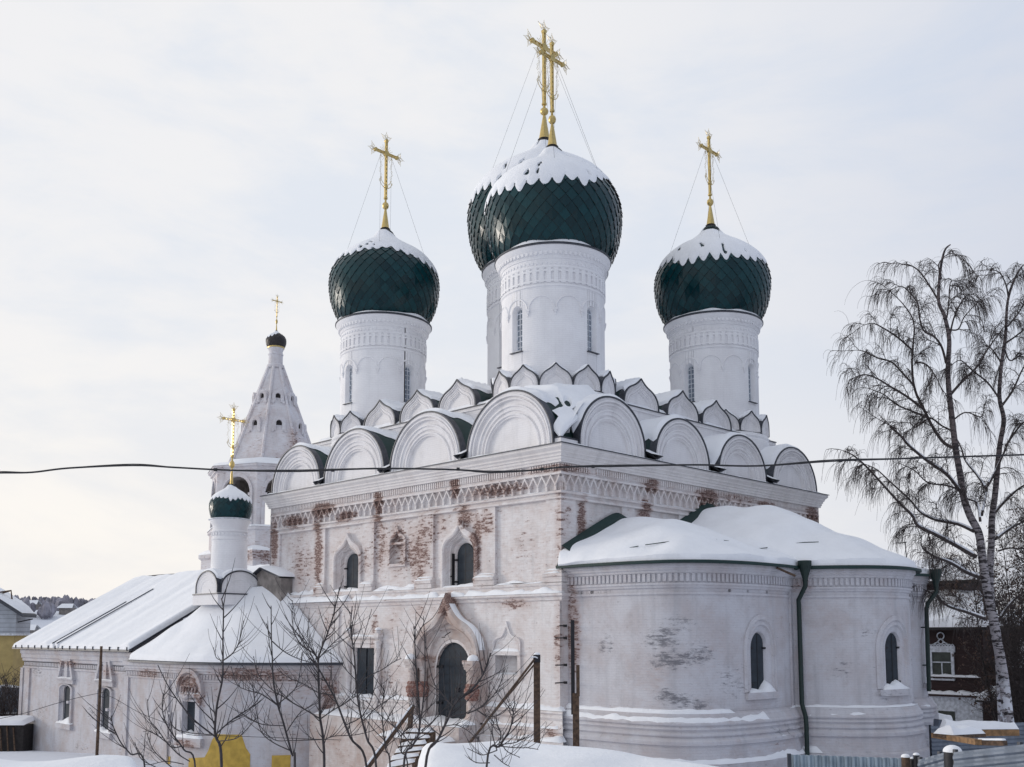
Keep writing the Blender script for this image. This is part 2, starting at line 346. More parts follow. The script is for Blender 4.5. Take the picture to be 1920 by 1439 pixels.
# wall mappings: (s along the wall, z, n outwards) -> point
def mpL(x0=0.0): return lambda s, z, n: Vector((x0-n, s, z))     # walls facing -X
def mpR(y0=0.0): return lambda s, z, n: Vector((s, y0-n, z))     # walls facing -Y
def mpC(cx, cy, R, a0): return lambda s, z, n: Vector((cx+(R+n)*math.cos(a0+s/R), cy+(R+n)*math.sin(a0+s/R), z))
def catmull(P, k=8):
    P = [Vector(p) for p in P]; out = []
    for i in range(len(P)-1):
        a, b, c, d = P[max(i-1, 0)], P[i], P[i+1], P[min(i+2, len(P)-1)]
        for j in range(k):
            t = j/k
            out.append(.5*((2*b)+(c-a)*t+(2*a-5*b+4*c-d)*t*t+(3*b-a-3*c+d)*t**3))
    out.append(P[-1]); return out
class Path2:
    """arc-length parametrised plan curve; segs is a list of curves that meet in creases"""
    def __init__(s, segs, k=8):
        s.p = []; s.nrm = []
        for sg in segs:
            c = catmull([(a, b, 0) for a, b in sg], k) if len(sg) > 2 else [Vector((a, b, 0)) for a, b in sg]
            for i, p in enumerate(c):
                t = (c[min(i+1, len(c)-1)]-c[max(i-1, 0)]).normalized()
                s.p.append(p); s.nrm.append(Vector((t.y, -t.x, 0)))
        s.s = [0]
        for i in range(1, len(s.p)): s.s.append(s.s[-1]+max((s.p[i]-s.p[i-1]).length, 1e-4))
        s.L = s.s[-1]
        s.sign = 1
    def at(s, q, n=0, z=0):
        q = min(max(q, 0), s.L)
        lo, hi = 0, len(s.s)-1
        while hi-lo > 1:
            m = (lo+hi)//2
            if s.s[m] <= q: lo = m
            else: hi = m
        t = (q-s.s[lo])/(s.s[hi]-s.s[lo]); p = s.p[lo].lerp(s.p[hi], t); nn = s.nrm[lo].lerp(s.nrm[hi], t).normalized()*s.sign
        return Vector((p.x+nn.x*n, p.y+nn.y*n, z))
    def mp(s): return lambda q, z, n: s.at(q, n, z)
    def near(s, x, y):
        return min(((p.x-x)**2+(p.y-y)**2, q) for p, q in zip(s.p, s.s))[1]

def arch(c, zb, zs, half, zt, keel=0, n=28, leg=True):
    pts = []
    if leg and zs > zb+1e-4: pts.append((c-half, zb))
    H = zt-zs-keel
    for i in range(n+1):
        a = PI*(1-i/n); x = math.cos(a)
        z = zs+H*math.sin(a)**(.78 if keel else 1)
        if keel: z += keel*max(0, 1-abs(x)/.5)**2.1
        pts.append((c+half*x, z))
    if leg and zs > zb+1e-4: pts.append((c+half, zb))
    return pts
def nest(m, mp, path, c, zb, prof, fill=True, mat=0, fmat=None, sx=None):
    """rings between scaled copies of the arch path; prof = [(q, n)]"""
    rows = []; uvs = []
    for q, n in prof:
        rows.append([mp(c+(s-c)*q, zb+(z-zb)*q, n) for s, z in path]); uvs.append([(c+(s-c)*q, zb+(z-zb)*q+n) for s, z in path])
    m.grid(rows, mat, uvs)
    if fill:
        q, n = prof[-1]; k = len(path)
        for i in range(k//2):
            j = k-1-i
            a, b = path[i], path[i+1]; d, e = path[j], path[j-1]
            if i+1 > j-1: break
            P = [(c+(s-c)*q, zb+(z-zb)*q) for s, z in (a, b, e, d)]
            ids = [m.add(mp(s, z, n), (s, z)) for s, z in P]
            m.face(*ids, m=fmat if fmat is not None else mat)
def nest2(m, mp, c, zb, rings, fill=True, mat=0, fmat=None, n=28):
    """concentric arches, each given as (half, zs, zt, keel, n)"""
    rows = []; uvs = []
    for h, zs, zt, k, nn in rings:
        p = arch(c, zb, max(zs, zb+.001), h, max(zt, zs+.002), k, n, True)
        if len(p) < n+3: p = [p[0]]+p+[p[-1]]
        rows.append([mp(s, z, nn) for s, z in p]); uvs.append([(s, z+nn) for s, z in p])
    m.grid(rows, mat, uvs)
    if fill:
        p = [u for u in uvs[-1]]; nn = rings[-1][4]; k = len(p)
        p = [(s, z-nn) for s, z in p]
        for i in range(k//2):
            j = k-1-i
            if i+1 > j-1: break
            ids = [m.add(mp(s, z, nn), (s, z)) for s, z in (p[i], p[i+1], p[j-1], p[j])]
            m.face(*ids, m=fmat if fmat is not None else mat)
def op(c, zb, ring): return dict(c=c, half=ring[0], zb=zb, zs=ring[1], zt=ring[2], keel=ring[3])
def band(m, mp, s0, s1, prof, seg=1, mat=0, caps=True, mit=None):
    """prof: [(n,z)] swept along s; mit: mitre the ends round outer corners"""
    rows = []; uvs = []; mt = mit or (0, 0)
    if mit: caps = False
    for n, z in prof:
        a, b = s0-mt[0]*n, s1+mt[1]*n
        rows.append([mp(a+(b-a)*i/seg, z, n) for i in range(seg+1)]); uvs.append([(a+(b-a)*i/seg, z+n*.6) for i in range(seg+1)])
    m.grid(rows, mat, uvs)
    if caps:
        for s in (s0, s1): m.face(*[m.add(mp(s, z, n), (s+n, z)) for n, z in prof], m=mat)
def wall(m, mp, s0, s1, z0, z1, ops=(), ds=.5, mat=0, n=0.0):
    """ops: dict c,half,zb,zs,zt,keel"""
    req = [s0, s1]
    for o in ops: req += [o['c']+o['half']*(i/8-1) for i in range(17)]
    k = max(1, int(round((s1-s0)/ds)))
    xs = sorted(req+[x for x in (s0+(s1-s0)*i/k for i in range(1, k)) if min(abs(x-q) for q in req) > ds*.35])
    def col(a, b, za0, zb0, za1, zb1):
        ids = [m.add(mp(a, za0, n), (a, za0)), m.add(mp(b, zb0, n), (b, zb0)), m.add(mp(b, zb1, n), (b, zb1)), m.add(mp(a, za1, n), (a, za1))]
        m.face(*ids, m=mat)
    def top(o, s):
        x = (s-o['c'])/o['half']
        if o['zt'] <= o['zs']+1e-6: return o['zs']
        kk = o.get('keel', 0)
        return o['zs']+(o['zt']-o['zs']-kk)*math.sqrt(max(0, 1-x*x))**(.78 if kk else 1)+(kk*max(0, 1-abs(x)/.5)**2.1 if kk else 0)
    for a, b in zip(xs, xs[1:]):
        if b-a < 1e-5: continue
        mid = (a+b)/2; segs = [(z0, z0)]; cut = [o for o in ops if abs(mid-o['c']) < o['half']]
        cut.sort(key=lambda o: o['zb']); lo = (z0, z0)
        for o in cut:
            if o['zb'] > lo[0]: col(a, b, lo[0], lo[1], o['zb'], o['zb'])
            lo = (top(o, a), top(o, b))
        col(a, b, lo[0], lo[1], z1, z1)
def nz(x, y, z=0): return MN.noise(Vector((x, y, z)))
def ease(d, w): 
    if w <= 0: return 1
    t = min(max(d/w, 0), 1); return math.sqrt(max(0, 1-(1-t)**2))
def snow_on(m, f, nu, nv, th, eu=(.05, .05), ev=(.05, .05), up=Vector((0, 0, 1)), vert=0.0, rough=.3, ns=1.3, mat=0, lift=.015, seed=0):
    """thick rounded snow sheet over the surface f(u,v)"""
    rows = []
    for j in range(nv+1):
        r = []; v = j/nv
        for i in range(nu+1):
            u = i/nu; p = f(u, v); e = 1e-3
            du = f(min(u+e, 1), v)-f(max(u-e, 0), v); dv = f(u, min(v+e, 1))-f(u, max(v-e, 0))
            n = du.cross(dv)
            n = n.normalized() if n.length > 1e-12 else up.copy()
            if n.dot(up) < 0: n = -n
            d = (n*(1-vert)+Vector((0, 0, 1))*vert)
            t = th*ease(u, eu[0])*ease(1-u, eu[1])*ease(v, ev[0])*ease(1-v, ev[1])
            t *= 1+rough*nz(p.x*ns+seed, p.y*ns, p.z*ns)*1.6
            r.append(p+d*(t+lift))
        rows.append(r)
    m.grid(rows, mat)
def ledge(m, mp, s0, s1, z, n0, n1, th=.12, seg=None, rough=.5, seed=0, mat=0, gaps=0):
    """snow lying on a horizontal ledge from n0 (wall) to n1 (edge)"""
    seg = seg or max(2, int((s1-s0)/.18)); prof = 7; rows = []
    for i in range(seg+1):
        s = s0+(s1-s0)*i/seg; e = ease(min(s-s0, s1-s), .15)
        g = 1+rough*1.5*nz(s*1.7+seed, z*3, seed)+rough*.8*nz(s*6+seed, z)
        if gaps: g *= min(1, max(0.02, (nz(s*.9+seed*3, 5.5)+.35)*gaps))
        t = max(.004, th*e*max(.08, g)); w = n0+(n1-n0)*(.92+.14*nz(s*2.2, seed+9))
        r = [mp(s, z+t*1.25, n0-.01)]
        for k in range(1, prof):
            a = k/(prof-1)
            r.append(mp(s, z+t*(1.25-.25*a)*math.sqrt(max(0, 1-a**3.2))+(.003 if k < prof-1 else 0), n0+(w-n0)*a))
        rows.append(r)
    m.grid(rows, mat)
def mounds(m, c, r, h, n=14, seed=0, mat=0):
    rows = []
    for j in range(6):
        a = j/5*PI/2
        rows.append([(c[0]+r[0]*math.cos(a)*math.cos(2*PI*i/n)*(1+.15*nz(i, seed)), c[1]+r[1]*math.cos(a)*math.sin(2*PI*i/n)*(1+.15*nz(i, seed)), c[2]+h*math.sin(a)) for i in range(n)])
    m.grid(rows, mat, close=True)
# ================= CATHEDRAL =================
XW, YW = 19.8, 20.4
cath = empty('cathedral', (10, 10, 0), 'white five-domed brick cathedral with dark green onion domes, gold crosses and snow on its roofs', 'cathedral')
ZL = [(2.73, 2.42, 14.62), (7.95, 2.37, 14.58), (13.17, 2.36, 14.58), (18.08, 2.16, 14.42)]
ZR = [(3.05, 2.05, 14.42), (7.82, 1.98, 14.25), (12.63, 2.03, 14.2), (17.4, 2.16, 14.25)]
L, Rr = mpL(), mpR()
def mpXb(s, z, n): return Vector((XW+n, s, z))
def mpYb(s, z, n): return Vector((s, YW+n, z))

# ---- window types (rings: half, zs, zt, keel, n) ----
def upper_rings(zb): return [(1.12, 8.35, 9.68, .42, -.12), (1.12, 8.35, 9.68, .42, .10), (1.02, 8.33, 9.5, .40, .13), (.96, 8.3, 9.38, .36, .10), (.93, 8.3, 9.34, .34, -.02), (.85, 8.28, 9.2, .26, .03),
    (.80, 8.26, 9.12, .22, -.10), (.72, 8.24, 9.0, .12, -.08), (.68, 8.22, 8.94, .08, -.24), (.58, 8.2, 8.82, .02, -.26), (.52, 8.18, 8.72, 0, -.36)]
def shutter(parent, mp, c, zb, ring, nn, leaves=2, openleft=False):
    sh = M(); h, zs, zt, k = ring[:4]
    nest2(sh, mp, c, zb, [(h-.01, zs, zt-.01, k, nn-.01), (h-.015, zs, zt-.015, k, nn+.03)], fill=True)
    o = sh.build('shutter', M_shut, parent, smooth=30)
    ln = M()
    if leaves > 1: ln.box((c-.014, zb, nn+.028), (c+.014, zt-.05, nn+.04), mp=mp)
    z = zb+.32
    while z < zs+.1:
        ln.box((c-h+.03, z, nn+.028), (c+h-.03, z+.012, nn+.036), mp=mp); z += .36
    for zz in (zb+.25, zs-.15):
        for sg in (-1, 1): ln.box((c+sg*(h+.02)-.11, zz-.035, nn+.03), (c+sg*(h+.02)+.11, zz+.035, nn+.09), mp=mp)
    ln.build('hinge', M_iron, parent, smooth=0)
    return o
wl = M()
WL = [(5.69, 6.86), (13.6, 6.92)]
nich = [(1.0, 0, 0)]
ops = [op(c, zb, upper_rings(zb)[3]) for c, zb in WL]
nr = [(.62, 9.05, 9.78, .38, -.12), (.62, 9.05, 9.78, .38, -.03), (.5, 9.0, 9.55, .3, -.03), (.46, 9.0, 9.48, .28, -.28)]
ops.append(op(10.0, 8.05, nr[2]))
wall(wl, L, -.0, YW, 6.4, 11.5, ops, ds=.6, n=-.12)
wall(wl, Rr, -.0, XW, 6.4, 11.5, (), ds=.6, n=-.12)
# lower walls
prings = [(2.12, 3.85, 6.62, 1.0, .0), (2.12, 3.85, 6.62, 1.0, .50), (2.0, 3.85, 6.45, .98, .58), (1.84, 3.85, 6.05, .80, .56), (1.80, 3.85, 5.92, .70, .40), (1.64, 3.85, 5.6, .42, .44), (1.52, 3.85, 5.40, .2, .36), (1.50, 3.8, 5.35, .15, .24), (1.34, 3.75, 5.15, 0, .24),
    (1.30, 3.7, 5.08, 0, .10), (1.14, 3.56, 4.72, 0, .08), (1.06, 3.5, 4.57, 0, -.12)]
lowops = [op(6.05, 1.42, prings[-1]), dict(c=12.0, half=.72, zb=1.95, zs=4.3, zt=4.3, keel=0), dict(c=2.84, half=.62, zb=3.34, zs=4.08, zt=4.08, keel=0)]
wall(wl, L, -.05, YW+.05, -2.6, 6.4, lowops, ds=.6, n=.05)
wall(wl, Rr, -.05, XW+.05, -1.5, 6.4, (), ds=1, n=.05)
wall(wl, mpXb, -.05, YW+.05, -2.6, 11.5, (), ds=2, n=.05)
wall(wl, mpYb, -.05, XW+.05, -2.6, 11.5, (), ds=2, n=.05)
for mp, Lw in ((L, YW), (Rr, XW), (mpXb, YW), (mpYb, XW)):
    band(wl, mp, 0, Lw, [(.05, 6.15), (.12, 6.2), (.12, 6.3), (.24, 6.36), (.24, 6.44), (.10, 6.46), (.10, 6.72), (.16, 6.76), (.16, 6.84), (.0, 6.88), (-.12, 6.9)], seg=30, mit=(1, 1))
# plinth of the long left wall
band(wl, L, 0, 3.9, [(.05, 2.12), (.22, 2.06), (.26, 1.98), (.18, 1.92), (.24, 1.8), (.16, 1.7), (.26, 1.55), (.38, 1.42), (.38, 1.3), (.30, 1.25), (.30, 1.0), (.55, .96), (.55, -2.4)], seg=12, mit=(1, 0))
band(wl, L, 8.2, YW, [(.05, 2.12), (.22, 2.06), (.26, 1.98), (.18, 1.92), (.24, 1.8), (.16, 1.7), (.26, 1.55), (.38, 1.42), (.38, 1.3), (.30, 1.25), (.30, 1.0), (.55, .96), (.55, -2.4)], seg=12)
# pilasters
PL = [(-.0, .8), (3.6, 4.7), (7.45, 8.47), (11.63, 12.5), (15.54, 16.2), (19.6, YW)]
PR = [(-.0, .85), (3.7, 4.5), (7.6, 8.4), (11.5, 12.3), (15.3, 16.1), (19.0, XW)]
for mp, PP in ((L, PL), (Rr, PR)):
    for a, b in PP:
        first = a < .1; e = (lambda q, a=a, mp=mp, first=first: (-q if mp is L else .131) if first else a-.05)
        wl.box((.0 if first and mp is L else (.131 if first else a), 6.87, -.13), (b, 10.06, .0), mp=mp)
        wl.box((e(.13), 6.87, -.13), (b+.06, 7.08, .13), mp=mp)
        wl.box((e(.18), 7.083, -.13), (b+.03, 7.2, .18), mp=mp)
        wl.box((e(.09), 7.203, -.13), (b+.02, 7.32, .09), mp=mp)
for a, b in ((14.1, 15.3), (10.6-3.0+3.0-9.8, .9)):
    if a > 2: wl.box((a, 2.1, .04), (b, 6.16, .13), mp=L)
wl.box((0, 2.1, .04), (1.15, 6.16, .10), mp=L)
wl.build('wall', M_fac, cath, smooth=30)

# ---- frieze: arcade of little keeled arches under the cornice ----
fr = M()
for mp, Lw in ((L, YW), (Rr, XW)):
    band(fr, mp, 0, Lw, [(-.12, 10.04), (.06, 10.06), (.06, 10.14), (-.02, 10.17), (-.02, 10.24), (.09, 10.28), (.09, 10.36), (-.02, 10.38), (-.06, 10.4), (-.06, 10.98), (.06, 11.0), (.06, 11.08), (.0, 11.1), (.0, 11.16), (-.02, 11.45)], seg=40, mit=(1, 1))
    n = int(Lw/.46); w = Lw/n
    for i in range(n):
        c = (i+.5)*w; h = w/2
        j = random.uniform(-.01, .01)
        fr.box((c-.045, 10.38, -.07), (c+.045, 10.66+j, .07), mp=mp)
        for sg in (-1, 1):
            a = (c, 10.6); b = (c+sg*h, 10.96)
            for k in range(1):
                P = []
                for (s, z) in (a, b):
                    for dz in (-.055, .055):
                        for nn in (-.07, .085): P.append(fr.add(mp(s, z+dz, nn)))
                fr.face(P[0], P[4], P[6], P[2]); fr.face(P[1], P[3], P[7], P[5]); fr.face(P[0], P[1], P[5], P[4]); fr.face(P[2], P[6], P[7], P[3])
    n = int(Lw/.135)
    for i in range(n):
        s = (i+.5)*Lw/n
        if nz(s*.9, 3.3) > -.38: fr.box((s-.04, 11.17, -.03), (s+.04, 11.42, .07), mp=mp)
fr.build('frieze', M_fac, cath, smooth=30)
# ---- cornice ----
co = M()
cprof = [(-.05, 11.42), (.14, 11.44), (.14, 11.52), (.18, 11.55), (.18, 11.64), (.23, 11.67), (.23, 11.74), (.30, 11.80), (.30, 11.87), (.36, 11.92), (.42, 11.98), (.42, 12.1), (.1, 12.14), (-1.2, 12.16)]
band(co, L, 0, YW, cprof, seg=40, mit=(1, 1)); band(co, Rr, 0, XW, cprof, seg=40, mit=(1, 1))
band(co, mpXb, 0, YW, cprof, seg=4, mit=(1, 1)); band(co, mpYb, 0, XW, cprof, seg=4, mit=(1, 1))
co.build('cornice', M_corn, cath, smooth=30)
# ---- windows of the left wall ----
for c, zb in WL:
    w = M(); rg = upper_rings(zb); nest2(w, L, c, zb, rg, fill=False)
    w.box((c-1.2, zb-.14, -.13), (c+1.2, zb, .12), mp=L)
    wo = w.build('window', M_fac, cath, smooth=30)
    shutter(wo, L, c, zb, rg[-1], -.33)
    if c < 7:
        sl_ = M(); sl_.box((c+.56, zb+.03, -.20), (c+.585, 8.3, -.04), mp=L); sl_.box((c+.565, 7.3, -.1), (c+.64, 7.36, .0), mp=L)
        sl_.build('open_shutter', M_iron, wo, smooth=0)
    sn = M(); ledge(sn, L, c-1.15, c+1.1, zb+.0, -.12, .14, .10, seed=c); ledge(sn, L, c-.5, c+.5, zb+.005, -.34, -.1, .12, seed=c+4); sn.build('snow', M_snow, wo)
w = M(); nest2(w, L, 10.0, 8.05, nr, fill=True); w.box((9.4, 8.92, -.3), (10.6, 9.02, -.06), mp=L); w.box((9.34, 7.93, -.13), (10.66, 8.05, .0), mp=L)
w.build('niche', M_fac, cath, smooth=30)
# lower niche with keeled hood
w = M(); nest2(w, L, 2.84, 4.22, [(.78, 4.55, 5.42, .55, .05), (.78, 4.55, 5.42, .55, .13), (.71, 4.53, 5.22, .42, .13), (.69, 4.53, 5.18, .4, .04), (.60, 4.5, 5.0, .3, .07), (.57, 4.5, 4.96, .26, .0), (.48, 4.48, 4.82, .15, .03), (.45, 4.46, 4.78, .1, -.05), (.36, 4.44, 4.66, .03, -.05)])
for lo, hi in (((2.06, 3.2, .04), (2.22, 4.22, .12)), ((3.46, 3.2, .04), (3.62, 4.22, .12)), ((2.05, 4.085, .04), (3.63, 4.24, .17)), ((2.02, 3.16, .04), (3.66, 3.34, .14)), ((2.2, 3.3, -.35), (3.5, 4.1, -.3))): w.box(lo, hi, mp=L)
w.quad(L(2.22, 3.34, .05), L(2.22, 4.08, .05), L(2.22, 4.08, -.33), L(2.22, 3.34, -.33)); w.quad(L(3.46, 3.34, .05), L(3.46, 4.08, .05), L(3.46, 4.08, -.33), L(3.46, 3.34, -.33))
wo = w.build('niche', M_fac, cath, smooth=30)
sn = M(); ledge(sn, L, 2.1, 3.6, 4.24, .05, .17, .07, seed=2); ledge(sn, L, 2.24, 3.44, 3.345, -.3, .12, .06, seed=5); sn.build('snow', M_snow, wo)
# rectangular shuttered window with small columns
w = M(); c = 12.0
for lo, hi in (((c-.95, 1.8, .04), (c-.72, 4.35, .16)), ((c+.72, 1.8, .04), (c+.95, 4.35, .16)), ((c-1.0, 4.3, .04), (c+1.0, 4.5, .18)), ((c-1.15, 4.5, .04), (c+1.15, 4.62, .26)), ((c-1.2, 4.72, .04), (c+1.2, 4.8, .33)), ((c-1.2, 4.62, .04), (c+1.2, 4.72, .2)), ((c-1.15, 1.62, .04), (c+1.15, 1.95, .3)),
               ((c-.72, 1.95, -.3), (c-.70, 4.3, .1)), ((c+.70, 1.95, -.3), (c+.72, 4.3, .1)), ((c-.72, 4.28, -.3), (c+.72, 4.3, .1))): w.box(lo, hi, mp=L)
for sg in (-1, 1):
    p = L(c+sg*1.12, 0, .24)
    w.lathe(p, [(0, 1.95), (.17, 1.95), (.17, 2.1), (.12, 2.15), (.12, 2.7), (.16, 2.78), (.16, 3.0), (.12, 3.08), (.12, 4.4), (.16, 4.5), (.16, 4.62)], 14)
    w.box((c+sg*1.12-.17, 4.8, .1), (c+sg*1.12+.17, 4.95, .38), mp=L); w.lathe(p, [(.12, 4.9), (.15, 5.0), (.1, 5.12), (0, 5.15)], 12)
wo = w.build('window', M_fac, cath, smooth=30)
for a, b, n0 in ((c-.7, c-.02, -.02), (c+.02, c+.7, .02)):
    s_ = M(); s_.box((a, 1.97, n0-.03), (b, 4.28, n0+.02), mp=L)
    for k in range(1, 6): s_.box((a+.02, 1.97+k*.38, n0+.02), (b-.02, 1.985+k*.38, n0+.028), mp=L)
    s_.build('shutter', M_shut, wo, smooth=0)
sn = M(); ledge(sn, L, c-1.2, c+1.2, 4.805, .05, .33, .06, seed=1); ledge(sn, L, c-1.1, c+1.1, 1.955, .05, .3, .08, seed=8)
for sg in (-1, 1): mounds(sn, L(c+sg*1.12, 5.1, .24), (.17, .17), .12)
sn.build('snow', M_snow, wo)
# ---- portal ----
w = M(); nest2(w, L, 6.05, 1.42, prings, fill=False)
for sg in (-1, 1):
    for ds_, n0, rr in ((1.86, .66, .19), (1.46, .42, .15)):
        p = L(6.05+sg*ds_, 0, n0)
        w.lathe(p, [(0, 1.3), (rr+.12, 1.3), (rr+.12, 1.5), (rr+.03, 1.62), (rr, 1.7), (rr, 2.35), (rr, 3.4), (rr+.03, 3.44), (rr+.03, 3.5)], 16)
    for e_, za, zb2 in ((0, 3.5, 3.6), (.04, 3.6, 3.72), (.08, 3.72, 3.86)):
        w.box((6.05+sg*1.86-.24-e_, za, .1), (6.05+sg*1.86+.24+e_, zb2, .88+e_), mp=L); w.box((6.05+sg*1.46-.18, za+.002, .1), (6.05+sg*1.46+.18, zb2+.002, .60+e_), mp=L)
    w.box((6.05+sg*1.7-.42, .9, .05), (6.05+sg*1.7+.42, 1.35, 1.0), mp=L)
po = w.build('portal', M_port, cath, smooth=30)
for sg in (-1, 1):
    for ds_, n0, rr in ((1.86, .66, .2), (1.46, .42, .16)):
        w = M(); w.lathe(L(6.05+sg*ds_, 0, n0), [(rr, 2.28), (rr+.07, 2.34), (rr+.02, 2.42), (rr+.09, 2.5), (rr+.1, 2.68), (rr+.02, 2.8), (rr+.06, 2.88), (rr, 2.94)], 14); w.build('column_melon', M_brick, po)
w = M(); nest2(w, L, 6.05, 1.42, [(1.05, 3.5, 4.56, 0, -.14), (1.04, 3.5, 4.55, 0, -.08)])
w.build('door', M_shut, po, smooth=30)
w = M()
for k in range(1, 6): w.box((6.05-1.0+k*.34-.008, 1.45, -.085), (6.05-1.0+k*.34+.008, 4.2, -.072), mp=L)
for k in range(1, 9): w.box((5.07, 1.42+k*.36, -.085), (7.03, 1.435+k*.36, -.070), mp=L)
for zz in (2.0, 3.5): w.box((6.8, zz, -.08), (7.2, zz+.1, .02), mp=L)
w.lathe(L(5.85, 0, -.03), [(.0, 2.52), (.09, 2.56), (.09, 2.7), (.0, 2.74)], 10); w.tube([L(6.25, 2.35, -.04), L(6.3, 2.2, -.02), L(6.25, 2.05, -.04)], .02, 5)
w.tube([L(6.05, 5.0, .2), L(6.05, 4.85, .5), L(6.0, 4.78, .55), L(6.25, 4.78, .5)], .02, 5)
w.build('door_ironwork', M_iron, po, smooth=0)
sn = M()
oa = arch(6.05, 1.42, 3.85, 2.12, 6.62, 1.0, 40, False)
def fo(u, v):
    t = u*(len(oa)-1); i = min(int(t), len(oa)-2); s = oa[i][0]+(oa[i+1][0]-oa[i][0])*(t-i); z = oa[i][1]+(oa[i+1][1]-oa[i][1])*(t-i)
    return L(s, z, .02+.52*v)
snow_on(sn, lambda u, v: fo(.05+.41*u, .35+.62*v), 40, 4, .045, (.03, .03), (.2, .3), vert=.4, seed=3, rough=.8); snow_on(sn, lambda u, v: fo(.52+.42*u, .35+.62*v), 40, 4, .05, (.03, .03), (.2, .3), vert=.4, seed=4, rough=.8)
sn.build('snow', M_snow, po); sn = None
for sg in (-1, 1): sn = M(); mounds(sn, L(6.05+sg*1.95, 3.86, .72), (.24, .26), .24, seed=sg); sn.build('snow', M_snow, po)
for sg in (-1, 1): sn = M(); mounds(sn, L(6.05+sg*1.75, 1.36, .8), (.4, .42), .2, seed=sg+5); sn.build('snow', M_snow, po)
w = M(); w.box((4.0, -1.8, .0), (14.2, 1.28, 1.55), mp=L); w.box((4.2, -2, 1.5), (8.4, .75, 2.1), mp=L); w.build('landing', M_port, cath, smooth=30)
sn = M(); ledge(sn, L, 4.05, 14.1, 1.285, 0.05, 1.55, .16, seed=3); ledge(sn, L, 4.2, 8.3, .755, 1.5, 2.3, .15, seed=6); sn.build('landing_snow', M_snow, cath)

# ---- snow on ledges of the walls ----
sn = M()
ledge(sn, L, -.2, 5.2, 6.45, .0, .27, .16, seed=1); ledge(sn, L, 5.2, 6.9, 6.45, .0, .27, .17, seed=2); ledge(sn, L, 6.9, 13, 6.45, .0, .27, .17, seed=3); ledge(sn, L, 13, 19, 6.45, .0, .27, .2, seed=4)
for a, b in ((.9, 3.5), (8.6, 11.5), (16.3, 19.5)): ledge(sn, L, a, b, 6.85, -.1, .17, .13, seed=a, gaps=2.2); ledge(sn, L, a, b, 6.91, -.1, .02, .12, seed=a+3, gaps=2)
for a, b in PL: ledge(sn, L, a-.04, b+.04, 7.205, -.1, .19, .09, seed=a); ledge(sn, L, a, b, 7.325, -.1, .1, .05, seed=a+1)
ledge(sn, L, -.2, 3.9, 2.07, .0, .26, .16, seed=7); ledge(sn, L, -.2, 3.9, 1.425, .1, .42, .10, seed=8, gaps=3); ledge(sn, L, -.4, 3.7, .965, .2, .6, .16, seed=9, gaps=3)
ledge(sn, L, 8.3, 14, 2.07, .0, .26, .12, seed=17)
for mp, Lw in ((L, YW), (Rr, XW)): ledge(sn, mp, 0, Lw, 10.365, -.05, .1, .025, seed=11, gaps=1.5); ledge(sn, mp, 0, Lw, 11.0, -.05, .07, .02, seed=12, gaps=1.5)
ledge(sn, L, .0, YW, 12.13, .05, .43, .07, seed=21); ledge(sn, Rr, .0, XW, 12.13, .05, .43, .06, seed=22)
sn.build('ledge_snow', M_snow, cath)
tr = M(); band(tr, L, 0, YW, [(.40, 12.1), (.47, 12.09), (.47, 12.13), (.40, 12.14)], mit=(1, 1)); band(tr, Rr, 0, XW, [(.40, 12.1), (.47, 12.09), (.47, 12.13), (.40, 12.14)], mit=(1, 1))
tr.build('cornice_flashing', M_edge, cath, smooth=0)

# ---- zakomaras and kokoshniks ----
TY_ = [(.955, 0), (.955, .03), (.92, .03), (.915, -.05), (.88, -.05), (.87, -.10), (.80, -.10), (.79, -.06), (.70, -.07), (.69, -.13), (.65, -.14), (.63, -.09), (.59, -.10), (.575, -.18), (.53, -.19)]
TY = [(.955, 0), (.95, .05), (.925, .05), (.92, -.05), (.895, -.05), (.89, -.0), (.87, .0), (.86, -.13), (.80, -.14), (.79, -.07), (.765, -.07), (.755, -.13), (.70, -.13), (.69, -.2), (.66, -.2), (.65, -.13), (.625, -.13), (.615, -.19), (.59, -.19), (.58, -.29), (.53, -.3)]
def gable(parent, mp, c, half, zb, zt, n0, depth, keel=0, name='zakomara', sn0=.25, sn1=.85, th=.13, k=1.0, nn=32, snow=True, seed=0, hs=None):
    zs = zb if keel else zt-half*.98
    if hs is not None: zs = zb+hs
    if zs < zb: zs = zb
    pa = arch(c, zb, zs, half, zt, keel, nn, True)
    g = M()
    nest(g, mp, pa, c, zb, [(1.0, n0-.25), (1.0, n0)]+[(q, n0+n*k) for q, n in TY])
    go = g.build(name, M_zak, parent, smooth=35)
    t = M(); e = .045 if half > 1 else .03
    nest(t, mp, pa, c, zb, [(1.0, n0-.02), (1.0, n0+.05), (1+e/half*1.2, n0+.05), (1+e/half*1.2, n0-.3)], fill=False)
    t.build('metal_trim', M_edge, go, smooth=40)
    t = M(); nest(t, mp, pa, c, zb, [(1+e/half, n0-.28), (1+e/half, n0-depth)], fill=False); t.build('barrel_roof', M_green, go, smooth=40)
    if snow:
        s_ = M(); q = 1+e/half*1.3
        P = [(c+(s-c)*q, zb+(z-zb)*q) for s, z in pa]
        def f(u, v):
            a = sn0-.16*v**.6*(sn0 > .3 and half > 1.5)+.07*nz(v*depth*1.6, seed, 1)*2; b = sn1+.05*nz(v*depth*1.3, seed, 7)*2
            t_ = (a+(b-a)*u)*(len(P)-1); i = min(max(int(t_), 0), len(P)-2); r = t_-i
            return mp(P[i][0]+(P[i+1][0]-P[i][0])*r, P[i][1]+(P[i+1][1]-P[i][1])*r, n0-.0-(depth-.05)*v)
        snow_on(s_, f, 26, 14, th, (.06, .06), (.03, .0), vert=.25, seed=seed)
        s_.build('snow', M_snow, go)
    return go
for i, (c, h, zt) in enumerate(ZL): gable(cath, L, c, h, 12.16, zt, .1, 2.2, sn0=.40-.06*(i == 0), sn1=.93, seed=i, th=.15)
